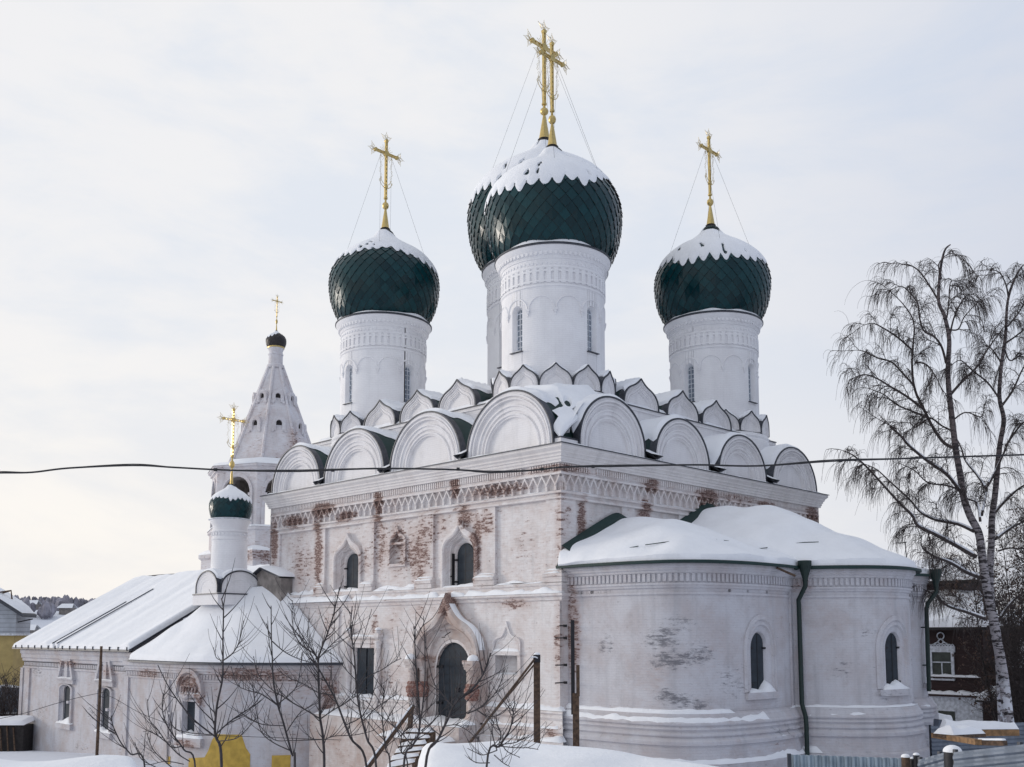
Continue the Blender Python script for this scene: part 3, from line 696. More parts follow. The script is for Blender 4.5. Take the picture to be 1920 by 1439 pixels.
for i, (c, h, zt) in enumerate(ZR): gable(cath, Rr, c, h, 12.16, zt, .1, 2.2, sn0=.16, sn1=.8, seed=i+9, th=.15)
# spouts between the zakomaras
for mp, Z in ((L, ZL), (Rr, ZR)):
    for (c0, h0, _), (c1, h1, _) in zip(Z, Z[1:]):
        sp = M(); ssn = M()
        a, b = c0+h0+.02, c1-h1-.02; m_ = (a+b)/2
        for s0, s1 in ((a-.06, m_), (b+.06, m_)):
            p = [mp(s0, 12.62, -.1), mp(s0, 12.34, .5), mp(s1, 12.16, .5), mp(s1, 12.42, -.1)]
            sp.quad(*p)
        ssn.quad(mp(a-.02, 12.70, -.2), mp(a-.02, 12.37, .46), mp(b+.02, 12.37, .46), mp(b+.02, 12.70, -.2))
        ssn.quad(mp(a+.0, 12.70, -.2), mp(a, 13.0, -1.4), mp(b, 13.0, -1.4), mp(b, 12.70, -.2))
        so_ = sp.build('roof_spout', M_edge, cath, smooth=0); ssn.build('snow', M_snow, so_, smooth=0)
# attic
AT = 1.5
at_ = M(); aL, aR = mpL(AT), mpR(AT)
at_.box((AT, AT, 12.0), (XW-AT, YW-AT, 14.82)); 
for mp, a, b in ((aL, AT, YW-AT), (aR, AT, XW-AT)): at_.box((a, 14.72, -.1), (b, 14.86, .07), mp=mp)
at_.build('attic', M_zak, cath, smooth=0)
tr = M()
for mp, a, b in ((aL, AT, YW-AT), (aR, AT, XW-AT)): tr.box((a+3.4, 14.86, -.3), (b, 14.90, .13), mp=mp)
tr.build('attic_flashing', M_edge, cath, smooth=0)
for i, c in enumerate((7.62, 10.42, 13.28)): gable(cath, aL, c, 1.22, 14.95, 16.28, .0, 1.9, .30, 'kokoshnik', .22, .9, .12, .6, seed=i+20)
for i, c in enumerate((7.0, 10.15, 12.93)): gable(cath, aR, c, 1.22, 14.93, 16.2, .0, 1.9, .30, 'kokoshnik', .14, .8, .12, .6, seed=i+30)
# snow roofs
rs = M()
def roofz(u, v):
    x = AT-.05+(XW-2*AT)*u; y = AT-.05+(YW-2*AT)*v; e = min(x-AT, y-AT, XW-AT-x, YW-AT-y)
    return Vector((x, y, 14.88+.32*max(e, 0)-.02*max(e, 0)**2))
snow_on(rs, roofz, 60, 60, .16, (.01, .01), (.01, .01), seed=5)
rs.build('roof_snow', M_snow, cath)
# valley snow behind the zakomaras (with the bare green patch at the near corner)
vs_ = M()
def strip(mp, Lw, sd_):
    def f(u, v):
        s = -.02+(Lw+.04)*u; return mp(s, 12.65+1.35*v**.8, -.5-1.0*v)
    snow_on(vs_, f, 90, 6, .1, (0, 0), (.02, 0), seed=sd_)
strip(L, YW, 3); strip(Rr, XW, 4)
vs_.build('valley_snow', M_snow, cath)
def fc(x, y):   # near corner saddle, from the corner up to the drum
    return 12.42+2.72*(1-math.exp(-max(0, (x+y)/2)*1.35))*(.65+.35*min(1, min(x, y)/1.2))
def corner_sheet(m_, h, n=75):
    ids = {}
    P = lambda i: -.04+3.1*i/n
    for i in range(n+1):
        for j in range(n+1): ids[i, j] = m_.add(h(P(i), P(j)))
    for i in range(n):
        for j in range(n):
            x, y = P(i+.5), P(j+.5)
            if (x < .26 and y > .36) or (y < .26 and x > .98): continue
            m_.face(ids[i, j], ids[i+1, j], ids[i+1, j+1], ids[i, j+1])
cr = M(); corner_sheet(cr, lambda x, y: Vector((x, y, fc(max(x, 0), max(y, 0)))))
cr.build('corner_roof', M_green, cath, recalc=False)
def csnow(x, y):
    X, Y = max(x, 0), max(y, 0); ax, ay = (X-Y)/1.414, (X+Y)/1.414
    w = ((ax+.34+.10*nz(ay*2, 1))/.46)**2+((ay-1.15)/.36)**2; w2 = ((ax-.34)/.13)**2+((ay-1.2)/.2)**2
    k = min(1, max(0, (w-1+.5*nz(x*3, y*3))*1.6)); k = min(k, min(1, max(0, (w2-1)*1.5)))
    return Vector((x, y, fc(X, Y)-.05+(.05+.20*math.sqrt(k)*(1+.3*nz(x*1.5, y*1.5)))*(1 if k > 0 else 0)*ease(min(x, y)+.04, .10)))
c2 = M(); corner_sheet(c2, csnow, 110); c2.build('corner_snow', M_snow, cath)
ed = M(); ed.tube([L(.36, 12.42, .06), Vector((-.06, -.06, 12.42)), Rr(1.0, 12.42, .06)], .03, 5); ed.build('corner_flashing', M_edge, cath, smooth=0); ed = M(); ed.box((-.05, -.05, 12.1), (.3, .34, 12.4)); ed.box((.3, -.045, 12.1), (1.02, .3, 12.39)); ed.build('corner_block', M_zak, cath, smooth=0)

# ---- drums ----
def drum(name, cx, cy, R, zb, zr, k, zk, gold=False):
    A0 = R_(180); mp = mpC(cx, cy, R, A0); C2 = 2*PI*R; off = R*R_(-180)
    st = R*R_(30)       # arcade step
    d = M()
    z = lambda a: zr-a*k
    wh = .30*k; wins = []
    for a in (0, 90, 180, 270): wins.append(dict(c=R*R_(a), half=wh, zb=z(4.5), zs=z(2.78), zt=z(2.48), keel=0))
    wall(d, mp, -R*R_(45), C2-R*R_(45), zb, z(.5), wins, ds=.13)
    for o in wins:
        nest2(d, mp, o['c'], o['zb'], [(wh, o['zs'], o['zt'], 0, 0), (wh*.72, o['zs']-.02, o['zs']+wh*.7, 0, -.26*k)], fill=False)
        d.box((o['c']-wh, o['zb']-.02, -.28), (o['c']+wh, o['zb'], .02), mp=mp)
    R2 = R
    prof = [(R+.0, z(.62)), (R+.04, z(.60)), (R+.06, z(.50)), (R+.10, z(.42)), (R+.20, z(.26)), (R+.27, z(.16)), (R+.29, z(.1)), (R+.29, z(.02)), (R+.1, z(-.04)), (.5, z(-.1))]
    d.lathe((cx, cy), prof, 96, R=R)
    for zz, rr in ((z(.98), .035), (z(1.78), .05)): d.lathe((cx, cy), [(R-.02, zz+.09), (R+rr, zz+.06), (R+rr, zz-.02), (R-.02, zz-.08)], 96, R=R)
    d.lathe((cx, cy), [(R, zk+.02), (R+.42, zk-.05), (R+.46, zk-.2), (R+.40, zk-.3), (R+.46, zk-.38), (R+.46, zb-.5)], 96, R=R)
    n = int(C2/.20/k)
    for i in range(n):
        s = C2*i/n; w = .055*k
        d.box((s-w, z(.46), .02), (s+w, z(.28), .16), mp=mp)
        d.box((s-w*.8, z(.84), -.02), (s+w*.8, z(.74), .03), mp=mp)
    n = int(C2/.30/k)
    for i in range(n):     # narrow slots: raised piers between them
        s = C2*i/n; w = C2/n/2
        d.box((s-w*.62, z(1.66), -.02), (s+w*.62, z(1.02), .055), mp=mp, seg=1)
        for sg in (-1, 1):
            d.box((s+sg*w*.8-w*.22, z(1.62), -.02), (s+sg*w*.8+w*.22, z(1.54), .055), mp=mp)
            d.box((s+sg*w*.82-w*.2, z(1.18), -.02), (s+sg*w*.82+w*.2, z(1.10), .055), mp=mp)
    for i in range(12):     # blind arcade
        c = R*R_(30*i)
        pts = arch(c, z(2.78), z(2.78), st*.47, z(2.78)+st*.47, 0, 16, False)
        d.tube([mp(s, zz, .0) for s, zz in pts], .04*k, 5)
        s = c+st/2
        d.box((s-.09*k, z(2.86), -.02), (s+.09*k, z(2.76), .08), mp=mp); d.box((s-.06*k, z(2.95), -.02), (s+.06*k, z(2.86), .06), mp=mp)
        d.box((s-.03*k, z(3.06), -.02), (s+.03*k, z(2.95), .04), mp=mp)
    do = d.build(name, M_clean, cath, smooth=35)
    for o in wins:
        g = M(); nest2(g, mp, o['c'], o['zb'], [(wh*.74, o['zs']-.02, o['zs']+wh*.7, 0, -.24*k), (wh*.74, o['zs']-.02, o['zs']+wh*.7, 0, -.22*k)])
        g.build('window', M_glass, do, smooth=30)
        g = M(); c = o['c']; nn = -.21*k; h = wh*.72; t = .016*k
        g.box((c-t, o['zb'], nn-.02), (c+t, o['zs']+h*.9, nn+.02), mp=mp)
        q = 8
        for i in range(q): zz = o['zb']+(o['zs']-o['zb'])*(i+.0)/(q-1); g.box((c-h, zz-t, nn-.02), (c+h, zz+t, nn+.02), mp=mp)
        pa = arch(c, o['zb'], o['zs'], h-.01, o['zs']+h-.02, 0, 14); g.tube([mp(s, zz, nn) for s, zz in pa], .03*k, 4)
        for sg in (-1, 1): g.box((c+sg*h*.55-t*.6, o['zb'], nn-.02), (c+sg*h*.55+t*.6, o['zs']+h*.6, nn+.015), mp=mp) if False else None
        g.build('window_frame', M_frame, do, smooth=0)
        g = M(); g.box((c-wh*1.15, o['zb']-.05, -.2), (c+wh*1.15, o['zb']-.015, .12), mp=mp); g.build('window_sill', M_edge, do, smooth=0)
        g = M(); ledge(g, mp, c-wh*1.05, c+wh*1.05, o['zb']-.012, -.2, .1, .05, seed=cx); g.build('sill_snow', M_snow, do)
    g = M(); g.lathe((cx, cy), [(R+.27, z(.09)), (R+.33, z(.08)), (R+.33, z(.02)), (R+.05, z(-.06))], 96); g.build('rim_flashing', M_edge, do)
    g = M()
    def f(u, v): a = 2*PI*u+R_(45); r = R+.28-.5*v; return Vector((cx+r*math.cos(a), cy+r*math.sin(a), z(-.01)+.08*v))
    snow_on(g, f, 96, 5, .07*(1), (0, 0), (.2, 0), rough=1.2, ns=.9, seed=cx+cy); g.build('rim_snow', M_snow, do)
    # ring of little kokoshniks
    mk = mpC(cx, cy, R+.44, A0); sk = (R+.44)*R_(30)
    for i in range(12):
        a = 180+15+30*i
        gable(cath, mk, (R+.44)*R_(a-180), sk*.48, zk, zk+.98*k**.5, .0, .75, .20, 'kokoshnik', .25, .75, .06, .35, nn=18, seed=i+cx, snow=True)
    return do
# ---- onion domes ----
OP = [(-.72, .70), (-.67, .78), (-.55, .875), (-.3, .965), (0, 1.0), (.2, .975), (.38, .89), (.52, .77), (.63, .635), (.72, .49), (.80, .355), (.89, .235), (.99, .155), (1.13, .085)]
def profile(zc, R):
    P = catmull([(r*R, 0, zc+z*R) for z, r in OP], 10)
    L_ = [0]
    for a, b in zip(P, P[1:]): L_.append(L_[-1]+(b-a).length)
    def f(s):
        s = min(max(s, 0), L_[-1]); lo, hi = 0, len(L_)-1
        while hi-lo > 1:
            m_ = (lo+hi)//2
            if L_[m_] <= s: lo = m_
            else: hi = m_
        p = P[lo].lerp(P[hi], (s-L_[lo])/(L_[hi]-L_[lo])); t = (P[hi]-P[lo]).normalized()
        return p.x, p.z, t.x, t.z      # r, z, tangent
    return f, L_[-1]
def surf(c, f, th, s, off):
    r, z, tx, tz = f(s); r2 = r+tz*off
    return Vector((c[0]+r2*math.cos(th), c[1]+r2*math.sin(th), z-tx*off))
def dome(cx, cy, zc, R, N, zsnow, asym, parent, name='onion_dome', mat=None, cross=1.0, phase=0, thk=.045, snow=True):
    f, LL = profile(zc, R); c = (cx, cy); d = M()
    rows = [[surf(c, f, 2*PI*i/48, LL*j/40, -.03) for i in range(48)] for j in range(41)]
    d.grid(rows, close=True, m=1)
    s = 0.0; row = 0; SS = [0.0]
    while SS[-1] < LL*.97:
        r = f(SS[-1])[0]; SS.append(SS[-1]+max(.035*R, PI*r/N*1.05))
    for j in range(1, len(SS)-1):
        for i in range(N):
            th = 2*PI*(i+.5*(j % 2))/N; dt = PI/N
            tl = R*.0055
            o1, o2 = random.uniform(-1, 1)*R*.0022, random.uniform(-1, 1)*R*.0022
            P = [surf(c, f, th, SS[j-1], R*.02+o1), surf(c, f, th+dt, SS[j], tl+o2), surf(c, f, th, SS[j+1], R*.0005), surf(c, f, th-dt, SS[j], tl-o2)]
            d.quad(*P, t=random.random())
            if R > 1.5:
                q = [p+(Vector((c[0], c[1], p.z))-p).normalized()*.03 for p in P]
                d.quad(P[0], P[1], q[1], q[0], m=1, t=0); d.quad(P[3], P[0], q[0], q[3], m=1, t=0)
    do = d.build(name, [mat or M_tile, M_dark if not mat else mat], parent, smooth=0, weld=False, recalc=False)
    # find arc length for a height on the upper part
    def s_at(zr_):
        z = zc+zr_*R; lo, hi = LL*.35, LL
        for _ in range(24):
            m_ = (lo+hi)/2
            if f(m_)[1] < z: lo = m_
            else: hi = m_
        return lo
    if snow:
        g = M(); nu = N*6; nv = 26; rows = []
        for j in range(nv+1):
            v = j/nv; r = []
            for i in range(nu):
                a = 2*PI*i/nu
                sb = s_at(zsnow+asym(a)+.12*nz(math.cos(a)*2+cx, math.sin(a)*2+cy, R)+.07*nz(math.cos(a)*6+cx, math.sin(a)*6+cy, 3))
                w = PI*f(sb)[0]/N
                q_ = (a*N/(2*PI)+phase); tri = 1-abs(math.sin(PI*q_)); am = .75+.8*abs(nz(math.floor(q_)*3.7, cx, 2))*2
                sb += w*1.15*am*(tri-.4)
                top = LL*(.965 if nz(math.cos(a), math.sin(a), cx) > -.1 else .93)-.25*R*max(0, math.cos(a-R_(315)))**2*.45
                s_ = top+(sb-top)*v
                t = thk*ease(1-v, .06)*ease(v, .03)*(1+.5*nz(a*3, v*5, cx))*R/3+.03*R/3
                if R > 2 and v > .72 and v < .97 and nz(math.cos(a)*9+cx*2, math.sin(a)*9, v*9) > .50: t = -.05
                r.append(surf(c, f, a, s_, t))
            rows.append(r)
        g.grid(rows, close=True); g.build('snow_cap', M_snow, do)
    # finial
    zt = zc+1.12*R; k = cross; g = M()
    hc = 1.12*k; g.lathe(c, [(.085*R+.02, zt-.02), (.075*R, zt), (.05*k, zt+hc), (0, zt+hc)], 18)
    zb_ = zt+hc
    g.lathe(c, [(.04*k, zb_-.05), (.10*k, zb_-.02), (.16*k, zb_+.06), (.18*k, zb_+.17), (.15*k, zb_+.28), (.06*k, zb_+.36), (.05*k, zb_+.5), (.11*k, zb_+.54), (.11*k, zb_+.62), (.05*k, zb_+.66), (0, zb_+.66)], 18)
    g.build('finial', M_gold, do, smooth=50)
    # cross, its plane facing the nave sides
    zc0 = zb_+.6; H = 3.2*k; zbar = zc0+H*.78; hb = .72*k; g = M(); y = cy
    V = lambda a, b, e=0: Vector((cx+a*k, y+e, zc0+b*k))
    w = .05*k
    for sg in (-1, 1): g.box((cx+sg*w-.02*k, y-.05*k, zc0), (cx+sg*w+.02*k, y+.05*k, zc0+H))
    nrm = int(H/(.22*k))
    for i in range(nrm):
        z0 = zc0+i*H/nrm; g.box((cx-w, y-.04*k, z0), (cx+w, y+.04*k, z0+.09*k))
    for sg in (-1, 1): g.box((cx-hb, y-.05*k, zbar+sg*w-.02*k), (cx+hb, y+.05*k, zbar+sg*w+.02*k))
    for i in range(7):
        a = -hb+i*2*hb/6; g.box((a+cx-.03*k, y-.04*k, zbar-w), (a+cx+.03*k, y+.04*k, zbar+w))
    def disc(x, z, r):
        rows = [[(x+rr*math.cos(2*PI*i/16), y+yy, z+rr*math.sin(2*PI*i/16)) for i in range(16)] for rr, yy in ((0.001, -.07*k), (r, -.07*k), (r, .07*k), (.001, .07*k))]
        g.grid(rows, close=True)
    disc(cx, zbar, .17*k); disc(cx-hb, zbar, .10*k); disc(cx+hb, zbar, .10*k); disc(cx, zc0+H, .10*k); disc(cx, zc0+.62*k, .1*k)
    g.build('cross', M_gold, do, smooth=30)
    g = M()
    def leaf(x, z, a, sz=.34*k):
        ca, sa = math.cos(a), math.sin(a); T = lambda u, v: Vector((x+ca*u*sz-sa*v*sz, y, z+sa*u*sz+ca*v*sz))
        for pts in ([(0, 0), (.35, .32), (.7, .22), (1, 0), (.7, -.22), (.35, -.32), (0, 0)], [(.2, 0), (.5, .2), (.75, 0), (.5, -.2), (.2, 0)]): g.tube([T(*p) for p in pts], .011*k, 3, cap=False)
        g.tube([T(.9, 0), T(1.25, 0)], .012*k, 3)
    for x, z, an in ((cx, zc0+H+.1*k, (90, 30, 150)), (cx-hb-.1*k, zbar, (180, 115, 245)), (cx+hb+.1*k, zbar, (0, 65, -65))):
        for q in an: leaf(x, z, R_(q))
    for q in range(0, 360, 15):
        if q % 90 > 10 and q % 90 < 80: g.tube([Vector((cx+.2*k*math.cos(R_(q)), y, zbar+.2*k*math.sin(R_(q)))), Vector((cx+(.42+.08*(q % 30 == 0))*k*math.cos(R_(q)), y, zbar+(.42+.08*(q % 30 == 0))*k*math.sin(R_(q))))], .010*k, 3)
    # crescent
    for r1, dz in ((.40, 0), (.33, .12)):
        g.tube([Vector((cx+r1*k*math.sin(R_(a)), y, zc0+(.95+dz-r1*math.cos(R_(a)))*k)) for a in range(-95, 96, 12)], .02*k, 4)
    for sg in (-1, 1):      # hanging ornament
        for t in range(9): 
            zz = zbar-.25*k-t*.17*k; x = cx+sg*(.36+.05*math.sin(t*1.7))*k
            g.tube([Vector((x-.06*k, y, zz)), Vector((x, y, zz+.08*k)), Vector((x+.06*k, y, zz)), Vector((x, y, zz-.08*k)), Vector((x-.06*k, y, zz))], .008*k, 3, cap=False)
        g.tube([Vector((cx+sg*.36*k, y, zbar)), Vector((cx+sg*.36*k, y, zbar-.3*k))], .012*k, 3)
    g.build('cross_filigree', M_goldp, do, smooth=0)
    if R > 2:
        g = M()
        for sg in (-1, 1):
            for a in (225 if sg < 0 else 315, 135 if sg < 0 else 45):
                e = surf(c, f, R_(a), s_at(.55), .03); g.tube([Vector((cx+sg*.36*k, y, zbar-.1*k)), e], .006, 3)
        g.build('guy_wire', M_iron, do, smooth=0)
    return do
def az(d): return R_(d)
drum('drum', 3.93, 3.98, 2.28, 14.5, 21.38, 1.0, 15.1)
dome(3.93, 3.98, 23.48, 3.03, 34, .12, lambda a: .62*max(0, math.cos(a-az(335)))**1.4, cath)
drum('drum', 3.85, 16.1, 2.22, 14.5, 21.15, 1.0, 15.05)
dome(3.85, 16.1, 23.3, 2.90, 34, .33, lambda a: .10*math.cos(2*(a-az(215))), cath, phase=.3)
drum('drum', 16.2, 3.75, 2.28, 14.5, 21.2, 1.0, 15.05)
dome(16.2, 3.75, 23.35, 3.03, 34, .14, lambda a: .22*(1-math.cos(a-az(225))), cath)
drum('drum', 16.0, 16.1, 2.25, 14.5, 21.2, 1.0, 15.05)
dome(16.0, 16.1, 23.35, 2.95, 34, .28, lambda a: 0, cath)
drum('drum', 9.9, 10.05, 3.05, 15.0, 24.05, 1.25, 16.2)
dome(9.9, 10.05, 26.95, 4.1, 40, .16, lambda a: .3*max(0, math.cos(a-az(320))), cath, cross=1.3)

# ---- apse ----
AP = Path2([[(.30, .1), (.30, -1.6), (.38, -3.2), (.75, -4.55), (1.6, -5.35), (3.1, -5.78), (4.6, -5.92), (6.0, -5.86), (6.95, -5.62)],
            [(6.95, -5.62), (7.35, -6.55), (8.1, -7.6), (9.2, -8.35), (10.5, -8.5), (11.8, -8.15), (12.8, -7.3), (13.3, -6.7)],
            [(13.3, -6.7), (14.2, -7.1), (15.3, -7.2), (16.5, -6.7), (17.6, -5.6), (18.3, -4.2), (18.6, -2), (18.7, .1)]])
AP.sign = -1 if (AP.at(.5, 1)-AP.at(.5, 0)).x > 0 else 1
ap = AP.mp(); AL = AP.L
sV1, sV2 = AP.near(6.95, -5.62), AP.near(13.3, -6.7)
sW1, sW2, sW3 = AP.near(4.3, -5.9), AP.near(9.7, -8.43), AP.near(15.9, -7.0)
wr = [(1.02, 4.35, 5.62, 0, .0), (1.02, 4.35, 5.62, 0, .05), (.90, 4.33, 5.45, 0, .08), (.86, 4.33, 5.40, 0, .02), (.76, 4.33, 5.26, 0, .05), (.72, 4.33, 5.2, 0, -.03), (.60, 4.33, 5.06, 0, -.04), (.52, 4.36, 5.0, 0, -.08), (.42, 4.55, 4.96, 0, -.18), (.40, 4.55, 4.95, 0, -.22)]
wz = 2.85
a_ = M()
wall(a_, ap, 0, AL, 2.2, 7.5, [op(s, wz, wr[3]) for s in (sW1, sW2, sW3)], ds=.16)
apl = [(.02, 2.22), (.14, 2.16), (.22, 2.02), (.34, 1.86), (.34, 1.80), (.28, 1.76), (.33, 1.66), (.27, 1.58), (.36, 1.5), (.36, 1.44), (.30, 1.38), (.45, 1.26), (.45, 1.14), (.36, 1.08), (.40, .72), (.42, .55), (.52, .50), (.52, -1.8)]
NS = int(AL/.16)
band(a_, ap, 0, AL, apl, seg=NS)
corn = [(.0, 6.28), (.05, 6.3), (.05, 6.38), (.0, 6.4), (.0, 6.5), (.07, 6.54), (.07, 6.6), (.12, 6.63), (.12, 6.70), (.06, 6.73), (.06, 7.02), (.14, 7.05), (.14, 7.12), (.20, 7.16), (.20, 7.24), (.27, 7.28), (.27, 7.42), (0, 7.44)]
band(a_, ap, 0, AL, corn, seg=NS)
n = int(AL/.19)
for i in range(n):
    s = (i+.5)*AL/n; j = random.uniform(-.02, .02)
    a_.box((s-.055, 6.75, .04), (s+.055, 7.03, .12), mp=ap)
for s in (sV1-.35, sV1+.05, sV2-.3): a_.box((s, 2.1, -.05), (s+.42, 6.6, .07), mp=ap, seg=2)
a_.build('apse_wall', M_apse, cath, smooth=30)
for s in (sW1, sW2, sW3):
    w = M(); nest2(w, ap, s, wz, wr, fill=False)
    w.box((s-.95, wz-.26, -.05), (s+.95, wz-.02, .14), mp=ap, seg=5); w.box((s-.5, wz-.03, -.4), (s+.5, wz, .02), mp=ap, seg=3)
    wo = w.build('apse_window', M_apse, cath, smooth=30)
    shutter(wo, ap, s, wz, wr[-1], -.2)
    sn = M(); ledge(sn, ap, s-.8, s+.8, wz-.02, -.38, .15, .17, rough=.8, seed=s); sn.build('snow', M_snow, wo)
sn = M()
for a, b, z, n0, n1, th, g in ((0, 8.6, 1.87, .1, .34, .17, 0), (sV1-1, sV2-1.0, 2.17, .0, .16, .07, 2), (sV1+.1, sV2-1.2, 1.87, .1, .34, .12, 1.6), (0, 7, 2.17, 0, .14, .11, 0), (0, AL*.5, 1.27, .2, .45, .05, 1.2), (0, sV1-1.6, .505, .25, .54, .17, 0), (sV1-2.2, sV1+1, .52, .25, .56, .2, 2), (sV2, AL, 1.87, .1, .34, .15, 2)):
    ledge(sn, ap, a, b, z, n0, n1, th, seed=a+z, gaps=g, rough=.3)
sn.build('apse_ledge_snow', M_snow, cath)
# apse roof
ZE = 7.44
ridges = [((3.4, 0), (3.4, -2.6), 9.38, .50), ((9.85, 0), (9.85, -2.9), 10.38, .50), ((15.9, 0), (15.9, -2.4), 9.2, .5)]
def rh(x, y):
    best = 0
    for (x0, y0), (x1, y1), z, k in ridges:
        t = min(max((y-y0)/(y1-y0), 0), 1); d = math.hypot(x-x0, y-(y0+(y1-y0)*t))
        best += math.exp(3.2*(z-.14*t*(y1-y0)/-2.6-k*(math.sqrt(d*d+.12)-.3)-9))
    return math.log(best)/3.2+9
def fr_(u, v):
    s = AL*u; e = AP.at(s, .46); x1 = .0+19.0*min(max((u-.02)/.96, 0), 1)
    q = AP.at(s, .46).lerp(Vector((x1, -.03, 0)), v)
    z = rh(q.x, q.y)-(1-v)**2*(rh(e.x, e.y)-ZE)
    return Vector((q.x, q.y, z))
rf = M(); rows = [[fr_(i/240, j/40) for i in range(241)] for j in range(41)]
rf.grid(rows); band(rf, ap, 0, AL, [(.3, 7.40), (.47, 7.36), (.50, 7.38), (.50, 7.47), (.46, 7.48)], seg=NS)
rfo = rf.build('apse_roof', M_green, cath, smooth=40, recalc=False)
sn = M(); snow_on(sn, lambda u, v: fr_(.003+.994*u, .012+.98*v), 260, 50, .20, (.01, .01), (.035, .015), rough=.42, ns=.8, seed=2); sn.build('snow', M_snow, rfo)
fl = M()
pv = None
for i in range(120):
    x = 19.6*i/119; z = rh(x, -.2)+.10
    if pv is not None:
        for dy0, dy1 in ((-.42, -.02),):
            fl.quad(Vector((pv[0], dy0, pv[1]+.10)), Vector((x, dy0, z+.10)), Vector((x, dy1, z+.34)), Vector((pv[0], dy1, pv[1]+.34)))
            fl.quad(Vector((pv[0], dy0, pv[1]-.3)), Vector((x, dy0, z-.3)), Vector((x, dy0, z+.10)), Vector((pv[0], dy0, pv[1]+.10)))
    pv = (x, z)
fl.build('roof_flashing', M_green, rfo, smooth=0)
gd = M()
i = 0
while i < 236:     # snow guard, showing as a broken dark line
    ln = random.choice((4, 7, 10, 14)); 
    pts = [fr_(q/240, .20+.0*q)+Vector((0, 0, .235+.02*nz(q*.2, 1))) for q in range(i, min(i+ln, 240))]
    if len(pts) > 1: gd.tube(pts, .016, 4)
    i += ln+random.choice((1, 2, 3, 5))
gd.build('snow_guard', M_green, rfo, smooth=0)
def downpipe(s, zlow, kinkdir=1, low=True):
    p = M(); P = lambda ds, n, z: AP.at(s+ds, n, z)
    c = P(0, .62, 0)
    p.lathe((c.x, c.y), [(.22, 7.66), (.25, 7.68), (.25, 7.48), (.22, 7.42), (.10, 7.0), (.10, 6.9)], 14)
    pts = [P(0, .62, 6.98), P(0, .62, 6.72), P(-.28, .36, 6.2), P(-.28, .30, 6.0), P(-.28, .26, 2.3 if low else zlow)]
    if low: pts += [P(-.12, .62, 1.85), P(-.10, .66, 1.5), P(-.10, .70, zlow)]
    p.tube(pts, .088, 10)
    for zz in (5.2, 3.6): p.tube([P(-.28, .02, zz), P(-.28, .3, zz)], .03, 5)
    p.build('downpipe', M_pipe, cath, smooth=50)
downpipe(sV1+.62, -.6); downpipe(sV2+2.0, 2.5, low=False)
for z, ln in ((5.2, .35), (4.75, .75), (3.75, .75), (3.1, .75)):
    b_ = M(); b_.box((-.1-ln*.6, -.2, z), (.05, -.16, z+.045)); b_.box((-.04, -.24, z-.03), (.04, -.12, z+.07)); b_.build('iron_bracket', M_iron, cath, smooth=0)
b_ = M(); c = AP.near(5.1, -5.95); b_.tube([AP.at(c-.3, .35, 7.34), AP.at(c+.3, .75, 7.05)], .045, 4); b_.build('roof_batten', M_wood, cath, smooth=0)
# ================= GROUND =================
def gz(x, y):
    dx, dy = x-CX, y-CY; d = math.hypot(dx, dy)
    k = min(1, 75/max(d, 1e-6)) if d > 75 else 1
    xx, yy = CX+dx*k, CY+dy*k
    z = -.10-.052*xx-.058*yy-1.0*math.exp(-((xx+7)/8)**2-((yy-12)/9)**2)
    if d > 75:
        w = min(1, (d-75)/90); w = w*w*(3-2*w)
        far = -17 if d < 330 else -17+min(1, (d-330)/270)*34+min(1.5, max(0, d-600)/500)*8
        z = z*(1-w)+far*w+nz(x*.006, y*.006)*5*w+nz(x*.02, y*.02)*1.5*w
    else: z += .10*nz(x*.25, y*.25)+.04*nz(x, y)
    return z
g = M(); rows = []
rad = [0.0]+[1.0*1.06**i for i in range(150)]; rad = [r for r in rad if r < 3800]
for r in rad: rows.append([(CX+r*math.cos(2*PI*i/180), CY+r*math.sin(2*PI*i/180), gz(CX+r*math.cos(2*PI*i/180), CY+r*math.sin(2*PI*i/180))) for i in range(180)])
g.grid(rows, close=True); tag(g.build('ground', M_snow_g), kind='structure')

# ================= LOW ANNEX WITH TENTED ROOF (side chapel) =================
cpos = Vector((-2, 20, gz(-3, 20)))
ch = empty('side_chapel', cpos, 'low whitewashed side chapel under a broad snowy roof with one small green cupola', 'chapel')
CP = Path2([[(.15, 14.05), (-1.9, 15.35), (-3.75, 17.6), (-4.45, 20.0), (-4.5, 22)], [(-4.5, 22), (-4.45, 27.2)]])
CP.sign = -1 if CP.at(.5, 1).x > CP.at(.5, 0).x else 1
cpm = CP.mp(); CL = CP.L
sw = CP.near(-4.45, 20.1)
w = M(); cop = dict(c=sw, half=.42, zb=.02, zs=1.72, zt=1.72, keel=0)
wall(w, cpm, 0, CL, -3, 3.3, [cop], ds=.3)
band(w, cpm, 0, CL, [(0, 2.62), (.05, 2.66), (.05, 2.74), (.0, 2.76), (.0, 3.0), (.08, 3.03), (.08, 3.12), (.14, 3.15), (.14, 3.25), (.22, 3.3), (.22, 3.5), (0, 3.52)], seg=40)
n = int(CL/.2)
for i in range(n): w.box((i*.2+.02, 2.78, -.02), (i*.2+.14, 2.98, .05), mp=cpm)
for s in (.0, CP.near(-4.45, 23.9), CL-.5): w.box((s, -3, -.05), (s+.45, 2.7, .09), mp=cpm, seg=2)
w.build('wall', M_chap, ch, smooth=35)
w = M()
for lo, hi in (((sw-.8, -.1, -.05), (sw-.5, 1.95, .12)), ((sw+.5, -.1, -.05), (sw+.8, 1.95, .12)), ((sw-.9, 1.9, -.05), (sw+.9, 2.08, .2)), ((sw-1.05, -.4, -.05), (sw+1.05, -.02, .22)), ((sw-.44, 0, -.32), (sw-.42, 1.72, .05)), ((sw+.42, 0, -.32), (sw+.44, 1.72, .05)), ((sw-.5, 1.7, -.3), (sw+.5, 1.8, .1))): w.box(lo, hi, mp=cpm, seg=2)
